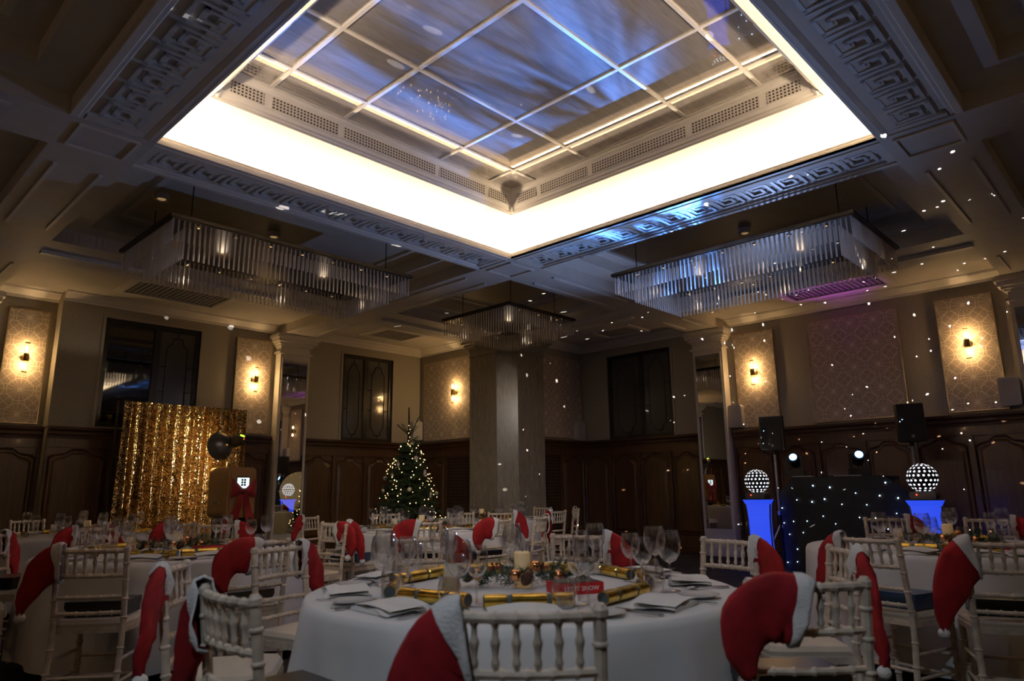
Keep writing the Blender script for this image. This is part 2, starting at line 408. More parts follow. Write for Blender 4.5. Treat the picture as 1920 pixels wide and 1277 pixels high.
# perimeter ceiling
slab(XB-.3, RX0, YB-.3, YJ+.3, ZC, ZC+.5, 'perimeter_ceiling'); slab(RX1, XW+.3, YB-.3, YJ+.3, ZC, ZC+.5, 'perimeter_ceiling')
slab(RX0, RX1, YB-.3, RY0, ZC, ZC+.5, 'perimeter_ceiling'); slab(RX0, RX1, RY1, YJ+.3, ZC, ZC+.5, 'perimeter_ceiling')
# main beams (full length in X; in Y between) and ring beams
for y0 in (WY0-BW, WY1):
    slab(XB, WX0-BW, y0, y0+BW, ZS, ZC+.5, 'beam'); slab(WX1+BW, XW, y0, y0+BW, ZS, ZC+.5, 'beam')
for x0 in (WX0-BW, WX1):
    slab(x0, x0+BW, YB, WY0-BW, ZS, ZC+.5, 'beam'); slab(x0, x0+BW, WY1+BW, YW, ZS, ZC+.5, 'beam')
for (x0, x1) in ((RX0, XI[0][0]), (XI[2][1], RX1)):
    for (y0, y1) in ((RY0, YI[0][1]), YI[1], (YI[2][0], RY1)): slab(x0, x1, y0, y1, ZS, ZC+.5, 'ring_beam')
for (y0, y1) in ((RY0, YI[0][0]), (YI[2][1], RY1)):
    for (x0, x1) in XI: slab(x0, x1, y0, y1, ZS, ZC+.5, 'ring_beam')
# thin mouldings on the beams
def strip(x0, x1, y0, y1, z, t=.02, name='moulding', mat='trimwhite'): return MB().box(x0, x1, y0, y1, z-t, z+.01).build(name, M[mat], ceil)
for x0 in (WX0-BW, WX1):
    for (y0, y1) in ((WY1+BW+.35, 8.6), (10.2, YW-.6), (YB+.6, -2.9), (-1.3, WY0-BW-.35)):
        for xx in (x0+.12, x0+BW-.15): strip(xx, xx+.03, y0, y1, ZS)
for y0 in (WY0-BW, WY1):
    for (x0, x1) in ((WX1+BW+.35, 8.8), (10.4, XW-.6), (XB+.6, -2.5), (-.9, WX0-BW-.35)):
        for yy in (y0+.12, y0+BW-.15): strip(x0, x1, yy, yy+.03, ZS)
# stepped moulding along the outside of the ring beams
for k, (oo, zz) in enumerate(((.0, .07), (.05, .04))):
    for (x0, x1) in XI:
        strip(x0, x1, YI[2][1]+.42+oo, YI[2][1]+.48+oo, ZS, .02+zz*.3)
        strip(x0, x1, YI[0][0]-.48-oo, YI[0][0]-.42-oo, ZS, .02+zz*.3)
    for (y0, y1) in YI:
        strip(XI[2][1]+.42+oo, XI[2][1]+.48+oo, y0, y1, ZS, .02+zz*.3)
        strip(XI[0][0]-.48-oo, XI[0][0]-.42-oo, y0, y1, ZS, .02+zz*.3)
# coffers
def ring(x0, x1, y0, y1, ins, z0, z1, name):
    mb = MB()
    mb.box(x0, x1, y0, y0+ins, z0, z1); mb.box(x0, x1, y1-ins, y1, z0, z1)
    mb.box(x0, x0+ins, y0+ins, y1-ins, z0, z1); mb.box(x1-ins, x1, y0+ins, y1-ins, z0, z1)
    return mb.build(name, M['plaster'], ceil)
for i, (x0, x1) in enumerate(XI):
    for j, (y0, y1) in enumerate(YI):
        if i == 1 and j == 1: continue
        ring(x0, x1, y0, y1, .30, ZC, ZC2, 'coffer_step')
        slab(x0, x1, y0, y1, ZC2, ZC2+.3, 'coffer_ceiling')
        a = .52
        mb = MB(); t = .05
        mb.box(x0+a, x1-a, y0+a, y0+a+t, ZC2-.025, ZC2+.01); mb.box(x0+a, x1-a, y1-a-t, y1-a, ZC2-.025, ZC2+.01)
        mb.box(x0+a, x0+a+t, y0+a+t, y1-a-t, ZC2-.025, ZC2+.01); mb.box(x1-a-t, x1-a, y0+a+t, y1-a-t, ZC2-.025, ZC2+.01)
        mb.build('coffer_moulding', M['trimwhite'], ceil)
CXW, CYW = (WX0+WX1)/2-BW/2, (WY0+WY1)/2-BW/2
# corner blocks of the well with an inset moulding
for x0 in (WX0-BW, WX1):
    for y0 in (WY0-BW, WY1):
        slab(x0, x0+BW, y0, y0+BW, ZS, ZS+.045, 'corner_block'); ox = x0+BW-.03 if x0 > CXW else x0; oy = y0+BW-.03 if y0 > CYW else y0
        slab(ox, ox+.03, y0, y0+BW, ZS+.04, ZC+.5, 'corner_fascia'); slab(x0, x0+BW, oy, oy+.03, ZS+.04, ZC+.5, 'corner_fascia')
        mb = MB(); a = .09; t = .022; x1 = x0+BW; y1 = y0+BW
        mb.box(x0+a, x1-a, y0+a, y0+a+t, ZS-.015, ZS+.01); mb.box(x0+a, x1-a, y1-a-t, y1-a, ZS-.015, ZS+.01)
        mb.box(x0+a, x0+a+t, y0+a+t, y1-a-t, ZS-.015, ZS+.01); mb.box(x1-a-t, x1-a, y0+a+t, y1-a-t, ZS-.015, ZS+.01)
        mb.build('block_moulding', M['trimwhite'], ceil)
# greek key bands on the four sides of the well
KEY_P = .304
def key_mesh():
    mb = MB(); t = .028; h = .020
    def seg(u0, v0, u1, v1):
        mb.box(min(u0,u1)-t/2, max(u0,u1)+t/2, min(v0,v1)-t/2, max(v0,v1)+t/2, -h, 0)
    P = [(-.115,-.13),(-.115,.13),(.075,.13),(.075,-.06),(-.045,-.06),(-.045,.06),(.01,.06)]
    for a, b in zip(P, P[1:]): seg(*a, *b)
    seg(-.115,-.13,.13,-.13); seg(.13,-.13,.13,.13)
    return mb.mesh('key_unit', M['keypaint'])
KEY = key_mesh()
def key_band(cx, cy, L, rz):
    band = empty('greek_key_band', (cx,cy,ZS), rz); band.parent = ceil
    W = BW/2
    mb = MB().box(-L/2, L/2, -W, W, .03, .045); mb.build('band_panel', M['plaster'], band)
    MB().box(-L/2, L/2, -W, -W+.03, .04, .6).build('band_fascia', M['plaster'], band)
    # moulded borders along both edges, and the ends
    prof_out = [(-W,.03),(-W,0),(-W+.05,0),(-W+.06,.012),(-W+.085,.012),(-W+.10,.03)]
    mb = MB().prism(prof_out, 0, -L/2, L/2); mb.build('outer_border', M['trimwhite'], band)
    prof_in = [(W,.03),(W-.11,.03),(W-.10,.005),(W-.06,-.005),(W-.05,.012),(W-.03,.012),(W-.02,0),(W,0)]
    mb = MB().prism(prof_in, 0, -L/2, L/2); mb.build('inner_border', M['trimwhite'], band)
    for s in (-1, 1):
        mb = MB().box(min(s*(L/2-.07),s*L/2), max(s*(L/2-.07),s*L/2), -W+.1, W-.11, .008, .03); mb.build('end_border', M['trimwhite'], band)
    n = int((L-.16)/KEY_P); p = (L-.16)/n
    for k in range(n):
        place(KEY, 'key_unit', band, (-L/2+.08+p*(k+.5), -.01, .03))
CX, CY = (WX0+WX1)/2, (WY0+WY1)/2
LX, LY = WX1-WX0, WY1-WY0
key_band(CX, WY1+BW/2, LX, PI)          # far left side: inner edge faces -y
key_band(CX, WY0-BW/2, LX, 0)
key_band(WX1+BW/2, CY, LY, PI/2)        # inner edge faces -x
key_band(WX0-BW/2, CY, LY, -PI/2)

# ---------- skylight in the light well
sky = empty('skylight', (CX,CY,ZS), label='square glazed skylight with glowing cove and perforated frieze', cat='skylight', kind='structure')
HX, HY = LX/2, LY/2
def side_sweep(prof, side, name, mat, smooth=False, parent=sky, z0=ZS):
    # prof: (outward offset, z); side 0:+y 1:+x 2:-y 3:-x, mitred corners, local to the skylight
    V = []; 
    for o, z in prof:
        hx, hy = HX+o, HY+o
        c = [((-hx,hy),(hx,hy)), ((hx,hy),(hx,-hy)), ((hx,-hy),(-hx,-hy)), ((-hx,-hy),(-hx,hy))][side]
        V += [(c[0][0],c[0][1],z-z0), (c[1][0],c[1][1],z-z0)]
    F = [(2*i, 2*i+1, 2*i+3, 2*i+2) for i in range(len(prof)-1)]
    return MB().add(V, F).build(name, M[mat], parent, smooth)
lip = [(.30,ZS+.02),(.0,ZS),(0,ZS+.028),(.012,ZS+.034),(.008,ZS+.05),(.022,ZS+.062),(.018,ZS+.082),(.045,ZS+.09),(.05,ZS+.05),(.20,ZS+.05)]
covep = [(.20-.49*(1-math.cos(t*PI/2)), ZS+.05+.37*math.sin(t*PI/2)) for t in [i/10 for i in range(11)]]
fri = [(-.29,ZS+.42),(-.292,ZS+.43),(-.305,ZS+.436),(-.307,ZS+.455),(-.325,ZS+.462),(-.335,ZS+.49),(-.345,ZS+.495),(-.358,ZS+.635),(-.365,ZS+.64),(-.38,ZS+.655),(-.385,ZS+.68),(-.40,ZS+.685)]
ZG = ZS+.68
PXS = [-1.73,-1.36,-.605,.605,1.36,1.73]
for s in range(4):
    side_sweep(lip, s, 'cove_lip', 'trimwhite')
    side_sweep(covep, s, 'cove_wall', 'cove', True)
    side_sweep([(.085,ZS+.072),(.135,ZS+.072)], s, 'light_strip', 'led')
    f = side_sweep(fri, s, 'frieze', 'trimwhite')
    for k in range(5):
        a, b = PXS[k]+.035, PXS[k+1]-.035; L = b-a; mid = (a+b)/2
        vm = MB().box(-L/2, L/2, -.004, .004, -.055, .055).mesh('vent_panel', M['vent'])
        H = (HY if s % 2 == 0 else HX) - .354
        loc = [(mid,H,.562),(H,-mid,.562),(-mid,-H,.562),(-H,mid,.562)][s]
        rz = [0,-PI/2,PI,PI/2][s]
        place(vm, 'vent_panel', f, loc, (0,0,rz))
for sx in (-1,1):
    for sy in (-1,1):       # pendant leaf at each inner corner of the frieze
        mb = MB(); q = HX-.33; r_ = HY-.33
        mb.lathe([(0,.415),(.018,.44),(.04,.475),(.045,.49),(.03,.497),(.035,.52),(.035,.66)], 8, (sx*q, sy*r_, 0)); mb.build('corner_leaf', M['trimwhite'], sky, True, SM)
# panes and glazing bars
gx = PXS; gy = [-1.755,-1.37,-.61,.61,1.37,1.755]
for i in range(5):
    for j in range(5):
        MB().box(gx[i]+.012, gx[i+1]-.012, gy[j]+.012, gy[j+1]-.012, ZG-ZS+.006, ZG-ZS+.03).build('pane', M['pane'], sky)
for x in gx: MB().box(x-.016, x+.016, gy[0], gy[-1], ZG-ZS-.008, ZG-ZS+.03).build('glazing_bar', M['trimwhite'], sky)
for y in gy: MB().box(gx[0], gx[-1], y-.016, y+.016, ZG-ZS-.0075, ZG-ZS+.029).build('glazing_bar', M['trimwhite'], sky)
MB().box(-2.6, 2.6, -2.6, 2.6, ZG-ZS+.04, ZG-ZS+.2).build('roof_cap', M['blackmatt'], sky)

# ---------- walls (local x along the wall, room on the -y side)
def wall(name, loc, rz, label, u0, u1, openings=(), runs=None, cornice=True, z1=ZC+.02):
    wl = empty(name, loc, rz, label, 'wall', kind='structure')
    xs = sorted({u0, u1, *[o[0] for o in openings], *[o[1] for o in openings]})
    mb = MB()
    for a, b in zip(xs, xs[1:]):
        op = [o for o in openings if o[0] <= a+1e-6 and o[1] >= b-1e-6]
        if op: mb.box(a, b, 0, .25, 0, op[0][2]); mb.box(a, b, 0, .25, op[0][3], z1)
        else: mb.box(a, b, 0, .25, 0, z1)
    mb.build('plaster', M['wallpaper'], wl)
    for (a, b) in (runs if runs is not None else [(u0, u1)]): dado(wl, a, b)
    if cornice:
        pr = [(0,ZC-.14),(-.02,ZC-.14),(-.03,ZC-.10),(-.05,ZC-.095),(-.12,ZC-.03),(-.15,ZC-.025),(-.16,ZC),(0,ZC)]
        for (a, b) in (runs if runs is not None else [(u0, u1)]): MB().prism(pr, 0, a, b).build('cornice', M['trimwhite'], wl)
    return wl
def raised_panel(w_, h_, arch):
    mb = MB(); hw = w_/2
    def outl(i, dz=0):
        pts = [(-hw+i, i), (hw-i, i)]
        if arch: pts += [(hw-i, h_-i-.13), (hw-i-.05, h_-i-.09), (hw*.45, h_-i-.07), (hw*.22, h_-i-.005), (-hw*.22, h_-i-.005), (-hw*.45, h_-i-.07), (-hw+i+.05, h_-i-.09), (-hw+i, h_-i-.13)]
        else: pts += [(hw-i, h_-i), (-hw+i, h_-i)]
        return pts
    rings = [(0, -.012), (.018, -.034), (.03, -.018), (.05, -.018), (.085, -.036)]
    V = []; n = None
    for i, y in rings:
        p = outl(i); n = len(p); V += [(a, y, b) for a, b in p]
    F = []
    for r in range(len(rings)-1):
        for k in range(n): F.append((r*n+k, r*n+(k+1)%n, (r+1)*n+(k+1)%n, (r+1)*n+k))
    F.append(tuple((len(rings)-1)*n+k for k in range(n)))
    return mb.add(V, F)
_pc = {}
def panel_me(w_, h_, arch):
    k = (round(w_,2), round(h_,2), arch)
    if k not in _pc: _pc[k] = raised_panel(w_, h_, arch).mesh('panel', M['wood'])
    return _pc[k]
def lattice_part(parent, x0, x1, z0, z1):
    g = MB().box(x0, x1, -.014, -.010, z0, z1).build('lattice_grille', M['blackmatt'], parent)
    nx = int((x1-x0)/.062); nz = int((z1-z0)/.062)
    for k in range(nx+1):
        x = x0+(x1-x0)*k/nx; MB().box(x-.009, x+.009, -.026, -.014, z0, z1).build('lattice_bar', M['wood'], g)
    for k in range(nz+1):
        z = z0+(z1-z0)*k/nz; MB().box(x0, x1, -.030, -.018, z-.009, z+.009).build('lattice_bar', M['woodrail'], g)
def dado(wl, a, b):
    d = MB().box(a, b, -.012, 0, 0, ZD-.06).build('panelling', M['wood'], wl)
    L = b-a; n = max(1, round(L/.78)); p = L/n; st = .075
    lat = (n-1)//2 if n == 3 else None
    # stiles and rails
    fr = MB()
    for k in range(n+1):
        x = a+p*k; fr.box(max(a,x-st/2), min(b,x+st/2), -.040, -.012, .22, ZD-.30)
    fr.box(a, b, -.040, -.012, ZD-.30, ZD-.16); fr.box(a, b, -.040, -.012, .14, .30)
    fr.build('stile_frame', M['wood'], d)
    for k in range(n):
        x = a+p*(k+.5); w_ = p-st-.01
        if k == lat: lattice_part(d, x-w_/2, x+w_/2, .32, ZD-.32)
        else: place(panel_me(w_, ZD-.62, True), 'panel', d, (x, 0, .31))
    MB().prism([(0,0),(-.05,0),(-.05,.12),(-.035,.15),(0,.16)], 0, a, b).build('skirting', M['woodrail'], d)
    MB().prism([(0,ZD-.17),(-.045,ZD-.17),(-.05,ZD-.13),(-.07,ZD-.11),(-.075,ZD-.07),(-.11,ZD-.04),(-.115,ZD),(0,ZD)], 0, a, b).build('dado_rail', M['woodrail'], d)
W1 = (3.22,4.69,2.18,3.88); W2 = (7.50,8.72,2.15,3.88); W3 = (-8.49,-6.98,2.15,3.88)
wall('wall_left', (0,YW,0), 0, 'beige papered wall with dark panelling on the Christmas tree side', XJ, BX+.02, [W1, W2], [(XJ, WX1), (WX1+BW, BX)])
wall('wall_left', (0,YJ,0), 0, 'recessed papered wall strip beside the sconce near the photo edge', XB-.2, XJ-.001, [], [(WX0, XJ), (XB, WX0-BW)])
MB().box(XJ-.006, XJ-.0005, YW+.001, YJ, ZD, ZC).build('wall_left_return', M['wallpaper'])
tag(bpy.data.objects['wall_left_return'], 'narrow return of papered wall lit by the end sconce', 'wall', kind='structure')
wall('wall_right', (XW,0,0), -PI/2, 'beige papered wall with dark panelling behind the disc jockey booth', -(BY+.02), -(YB-.2), [W3], [(-BY, -(WY1+BW)), (-WY1, -WY0), (-(WY0-BW), -YB)])
wall('wall_corner_left', (BX,0,0), -PI/2, 'papered corner wall carrying a sconce beside the marble column', -YW-.2, -BY, [], [(-YW, -BY-.01)])
wall('wall_corner_right', (0,BY,0), 0, 'papered corner wall to the other side of the marble column', BX+.01, XW+.2, [], [(BX+.02, XW)])
wall('wall_back', (XB,0,0), PI/2, 'papered wall with dark panelling behind the camera', YB-.2, YJ+.2)
wall('wall_front', (0,YB,0), PI, 'papered wall with dark panelling opposite the Christmas tree side', -XW-.2, -XB+.2)

# ---------- windows
def window(name, loc, rz, op, label, lattice, plain_first=False):
    u0, u1, z0, z1 = op; W = u1-u0; H = z1-z0
    wn = empty(name, loc, rz, label, 'window', kind='structure')
    t = .07
    mb = MB(); mb.box(u0, u1, .03, .09, z0, z0+t); mb.box(u0, u1, .03, .09, z1-t, z1); mb.box(u0, u0+t, .03, .09, z0+t, z1-t); mb.box(u1-t, u1, .03, .09, z0+t, z1-t)
    mid = u0+W*lattice[0]; mb.box(mid-.05, mid+.05, .025, .09, z0+t, z1-t); mb.build('window_frame', M['ebony'], wn)
    mb = MB(); e = .045
    mb.box(u0-e, u0, -.012, .02, z0-.0, z1+e); mb.box(u1, u1+e, -.012, .02, z0-.0, z1+e); mb.box(u0, u1, -.012, .02, z1, z1+e); mb.build('architrave', M['surround'], wn)
    for k, (a, b) in enumerate(((u0+t, mid-.05), (mid+.05, u1-t))):
        plain = plain_first and k == 0
        pn = MB().box(a, b, .055, .065, z0+t, z1-t).build('pane', M['nightglass' if plain else 'obscured'], wn)
        MB().box(u0, u1, .10, .12, z0, z1).build('night_backing', M['blackmatt'], wn) if k == 0 else None
        if plain: continue
        # leaded cartouche
        w_ = b-a; cx = (a+b)/2; hh = z1-z0-2*t; zb = z0+t; g = .012
        pts = [(cx-w_*.30,zb+hh*.14),(cx-w_*.30,zb+hh*.82),(cx-w_*.16,zb+hh*.87),(cx-w_*.13,zb+hh*.93),(cx+w_*.13,zb+hh*.93),(cx+w_*.16,zb+hh*.87),(cx+w_*.30,zb+hh*.82),(cx+w_*.30,zb+hh*.14),(cx+w_*.16,zb+hh*.09),(cx+w_*.13,zb+hh*.04),(cx-w_*.13,zb+hh*.04),(cx-w_*.16,zb+hh*.09)]
        ld = MB()
        for p, q in zip(pts, pts[1:]+pts[:1]): ld.tube([(p[0],.05,p[1]),(q[0],.05,q[1])], .008, 4)
        for fz in (.36,.62):
            ld.tube([(a+.02,.05,zb+hh*fz),(cx-w_*.30,.05,zb+hh*fz)], .008, 4); ld.tube([(cx+w_*.30,.05,zb+hh*fz),(b-.02,.05,zb+hh*fz)], .008, 4)
        ld.tube([(cx,.05,zb+hh*.93),(cx,.05,zb+hh)], .008, 4); ld.tube([(cx,.05,zb),(cx,.05,zb+hh*.04)], .008, 4)
        ld.build('leaded_cartouche', M['ebony'], pn)
window('window_1', (0,YW,0), 0, W1, 'tall dark window above the gold sequin curtain', (.54,), True)
window('window_2', (0,YW,0), 0, W2, 'dark leaded window beside the Christmas tree top', (.47,))
window('window_3', (XW,0,0), -PI/2, W3, 'dark leaded window between the column and the mirrored pilaster', (.53,))

# ---------- mirrored pilasters
def pilaster(loc, rz, label):
    p = empty('mirrored_pilaster', loc, rz, label, 'pilaster', 'white pilasters with tall mirrors', 'structure')
    w_ = BW/2; d = .20
    MB().box(-w_+.02, w_-.02, -d, .0, .10, 3.70).build('shaft', M['trimwhite'], p)
    MB().prism([(-w_-.05,0),(w_+.05,0),(w_+.05,.07),(w_+.02,.12),(w_-.02,.16),(-w_+.02,.16),(-w_-.02,.12),(-w_-.05,.07)], 1, -d-.04, 0).build('base', M['trimwhite'], p)
    for (a, z0, z1) in ((.035,3.66,3.70),(.0,3.70,3.80),(.03,3.80,3.83),(.06,3.83,3.87),(.10,3.87,3.94),(.13,3.94,4.0),(.11,4.0,ZS)):
        MB().box(-w_-a+.02, w_+a-.02, -d-a, 0, z0, z1).build('capital', M['trimwhite'], p)
    MB().box(-.245, .245, -d-.004, -d+.002, .46, 3.56).build('mirror', M['mirror'], p)
    mb = MB(); e = .022
    mb.box(-.245-e,-.245,-d-.012,-d,.46-e,3.56+e); mb.box(.245,.245+e,-d-.012,-d,.46-e,3.56+e); mb.box(-.245,.245,-d-.012,-d,3.56,3.56+e); mb.box(-.245,.245,-d-.012,-d,.46-e,.46)
    mb.build('mirror_frame', M['trimwhite'], p)
    return p
pilaster((WX1+BW/2,YW,0), 0, 'white pilaster with tall mirror beside the photo booth')
pilaster((WX0-BW/2,YJ,0), 0, 'white pilaster at the far left edge of the picture')
pilaster((XW,WY1+BW/2,0), -PI/2, 'white pilaster with tall mirror beside the glowing blue pillar')
pilaster((XW,WY0-BW/2,0), -PI/2, 'white pilaster with mirror at the far right edge of the picture')

# ---------- marble column
def column(loc, label):
    c = empty('column', (*loc,0), 0, label, 'column', kind='structure')
    a = .515; ch = .28
    def octo(a, ch): e = .012; return [(-a,-a+ch),(-a+ch,-a),(a-e,-a),(a,-a+e),(a,a-e),(a-e,a),(-a+e,a),(-a,a-e)]
    MB().prism(octo(a,ch), 2, .2, 3.76).build('shaft', M['marble'], c)
    MB().prism(octo(a+.04,ch), 2, 0, .2).build('base', M['marble'], c)
    MB().prism(octo(a+.022,ch), 2, 3.72, 3.75).build('neck_ring', M['marble'], c)
    prof = [(a-.0,3.75),(a+.01,3.84),(a+.05,3.90),(a+.09,3.93),(a+.09,3.95),(a+.12,3.96),(a+.12,4.02)]
    V = []; F = []
    for q, z in prof: V += [(x,y,z) for x,y in octo(q,ch)]
    for i in range(len(prof)-1):
        for k in range(8): F.append((i*8+k, i*8+(k+1)%8, (i+1)*8+(k+1)%8, (i+1)*8+k))
    MB().add(V, F).build('capital', M['marble'], c)
    return c
column((9.62,9.35), 'polished brown marble column behind the far table')
column((2*CX-9.62,9.35), 'polished brown marble column outside the view on the tree side')
column((9.62,2*CY-9.35), 'polished brown marble column outside the view beside the booth side')

# ---------- ceiling air grilles
def air_grille(x0, x1, y0, y1, label):
    g = empty('air_grille', ((x0+x1)/2,(y0+y1)/2,ZC), 0, label, 'grille', 'square lattice ceiling air grilles')
    a, b = (x1-x0)/2, (y1-y0)/2; e = .11
    mb = MB(); mb.box(-a-e,a+e,-b-e,-b,-.03,0); mb.box(-a-e,a+e,b,b+e,-.03,0); mb.box(-a-e,-a,-b,b,-.03,0); mb.box(a,a+e,-b,b,-.03,0); mb.build('frame', M['trimwhite'], g)
    mb = MB().box(-a,a,-b,b,-.004,-.001); mb.build('duct', M['blackmatt'], g)
    nx = round(2*a/.075); ny = round(2*b/.075)
    for k in range(1,nx): MB().box(-a+2*a*k/nx-.006, -a+2*a*k/nx+.006, -b, b, -.009, -.005).build('bar', M['trimwhite'], g)
    for k in range(1,ny): MB().box(-a, a, -b+2*b*k/ny-.006, -b+2*b*k/ny+.006, -.010, -.0055).build('bar', M['trimwhite'], g)
air_grille(3.22,4.55,10.43,11.16,'ceiling air grille above the window with the gold curtain')
air_grille(7.6,8.4,10.48,11.17,'ceiling air grille above the Christmas tree window')
air_grille(10.65,11.22,2.87,4.24,'ceiling air grille washed in purple light above the booth')
air_grille(10.72,11.25,7.25,8.03,'ceiling air grille between the column and the mirrored pilaster')

# ================================================================== WALL FITTINGS
def wall_panel(loc, rz, w_, h_, label):
    p = empty('patterned_wall_panel', loc, rz, label, 'wall panel', 'star-lattice wall panels')
    MB().box(-w_/2, w_/2, -.035, 0, -h_/2, h_/2).build('panel_face', M['lattice'], p)
    e = .014; mb = MB()
    mb.box(-w_/2-e,-w_/2,-.04,0,-h_/2-e,h_/2+e); mb.box(w_/2,w_/2+e,-.04,0,-h_/2-e,h_/2+e); mb.box(-w_/2,w_/2,-.04,0,h_/2,h_/2+e); mb.box(-w_/2,w_/2,-.04,0,-h_/2-e,-h_/2)
    mb.build('gilt_frame', M['gilt'], p)
ZP, HP = 3.035, 1.66
wall_panel((2.27,YJ,ZP), 0, .50, HP, 'patterned panel behind the end sconce at the picture edge')
wall_panel((5.64,YW,ZP), 0, .64, HP, 'patterned panel with sconce between gold curtain and mirrored pilaster')
wall_panel((BX,10.72,ZP), -PI/2, 1.90, HP, 'wide patterned panel with sconce beside the Christmas tree and column')
wall_panel((10.9,BY,ZP), 0, 1.62, HP, 'wide patterned panel without sconce on the far side of the column')
wall_panel((XW,5.27,ZP), -PI/2, .72, HP, 'patterned panel with sconce next to the mirrored pilaster near the booth')
wall_panel((XW,3.62,ZP), -PI/2, 1.39, HP, 'large patterned panel without sconce above the disc jockey booth')
wall_panel((XW,2.03,ZP), -PI/2, .70, HP, 'patterned panel with sconce at the right end of the booth wall')
# sconces
def sconce_proto():
    s = empty('wall_sconce', (0,0,0))
    MB().lathe([(.0,-.042),(.055,-.042),(.058,-.060),(.045,-.066),(.0,-.066)], 20, (0,0,0), 1).build('back_plate', M['brass'], s, True, SM)
    MB().tube([(0,-.06,0),(0,-.13,0)], .016, 10).build('arm', M['brass'], s, True, SM)
    MB().lathe([(.0,-.055),(.034,-.055),(.034,.055),(.0,.055)], 20, (0,-.13,0)).build('collar', M['brass'], s, True, SM)
    for k in (-1, 1):
        MB().lathe([(.031,k*.055),(.031,k*.215)], 20, (0,-.13,0), 2, False).build('glass_tube', M['tubeglass'], s, True)
        MB().lathe([(.029,k*.212),(.034,k*.212),(.034,k*.222),(.029,k*.222)], 20, (0,-.13,0), 2, False).build('tube_rim', M['brass'], s, True, SM)
        MB().sphere((0,-.13,k*.125), .016, 10, 8, (1,1,2.6)).build('bulb', M['bulb'], s, True)
    return s
SC = [((2.27,YJ,3.14),0,'brass twin-tube sconce at the left edge of the picture'),
      ((5.66,YW,3.14),0,'brass twin-tube sconce above and right of the gold curtain'),
      ((BX,10.64,3.14),-PI/2,'brass twin-tube sconce beside the marble column'),
      ((XW,5.28,3.14),-PI/2,'brass twin-tube sconce beside the mirrored pilaster near the booth'),
      ((XW,2.03,3.16),-PI/2,'brass twin-tube sconce at the right end above the booth wall'),
      ((XB,1.96,3.14),PI/2,'added unseen brass twin-tube sconce on the wall behind the camera, middle one'),  # from here on, unseen sconces added to light coffers and beams
      ((XB,5.20,3.14),PI/2,'added unseen brass twin-tube sconce on the wall behind the camera, tree side'),
      ((2.17,YB,3.14),PI,'added unseen brass twin-tube sconce on the wall behind the camera, booth side'),
      ((5.56,YB,3.14),PI,'added unseen brass twin-tube sconce on the wall behind the camera, far booth end')]
sp0 = sconce_proto(); tag(sp0, SC[0][2], 'sconce', 'lit brass wall sconces')
for i, (loc, rz, lab) in enumerate(SC):
    if i == 0: sp0.location = loc; sp0.rotation_euler = (0,0,rz)
    else: copy_tree(sp0, loc, (0,0,rz), lab)
    nx, ny = round(math.sin(rz)), -round(math.cos(rz))
    for k in (-1,1): point('sconce_lamp', (loc[0]+nx*.13, loc[1]+ny*.13, loc[2]+k*.125), (1,.62,.27), 56.0, .018)
# white wall loudspeakers
def wall_speaker(loc, rz, label):
    s = empty('wall_speaker', loc, rz, label, 'speaker', 'small white wall speakers')
    mb = MB(); n = 6; w_, h_, r_ = .125, .20, .045; P = []
    for cx, cz, a0 in ((w_-r_,h_-r_,0),(-w_+r_,h_-r_,PI/2),(-w_+r_,-h_+r_,PI),(w_-r_,-h_+r_,3*PI/2)):
        for k in range(n+1): P.append((cx+r_*math.cos(a0+PI/2*k/n), cz+r_*math.sin(a0+PI/2*k/n)))
    MB().prism(P, 1, -.15, -.02).build('cabinet', M['spkwhite'], s)
    MB().prism([(p[0]*.9,p[1]*.93) for p in P], 1, -.156, -.149).build('grille', M['spkwhite'], s)
    MB().box(-.03,.03,-.02,0,-.05,.05).build('bracket', M['black'], s)
wall_speaker((9.30,YW,2.42), 0, 'small white wall speaker behind the Christmas tree top')
wall_speaker((11.55,BY,2.36), 0, 'small white wall speaker between wide panel and leaded window')
wall_speaker((XW,5.66,2.40), -PI/2, 'small white wall speaker just right of the mirrored pilaster')
wall_speaker((XW,1.62,2.42), -PI/2, 'small dark-looking wall speaker below the rightmost sconce')

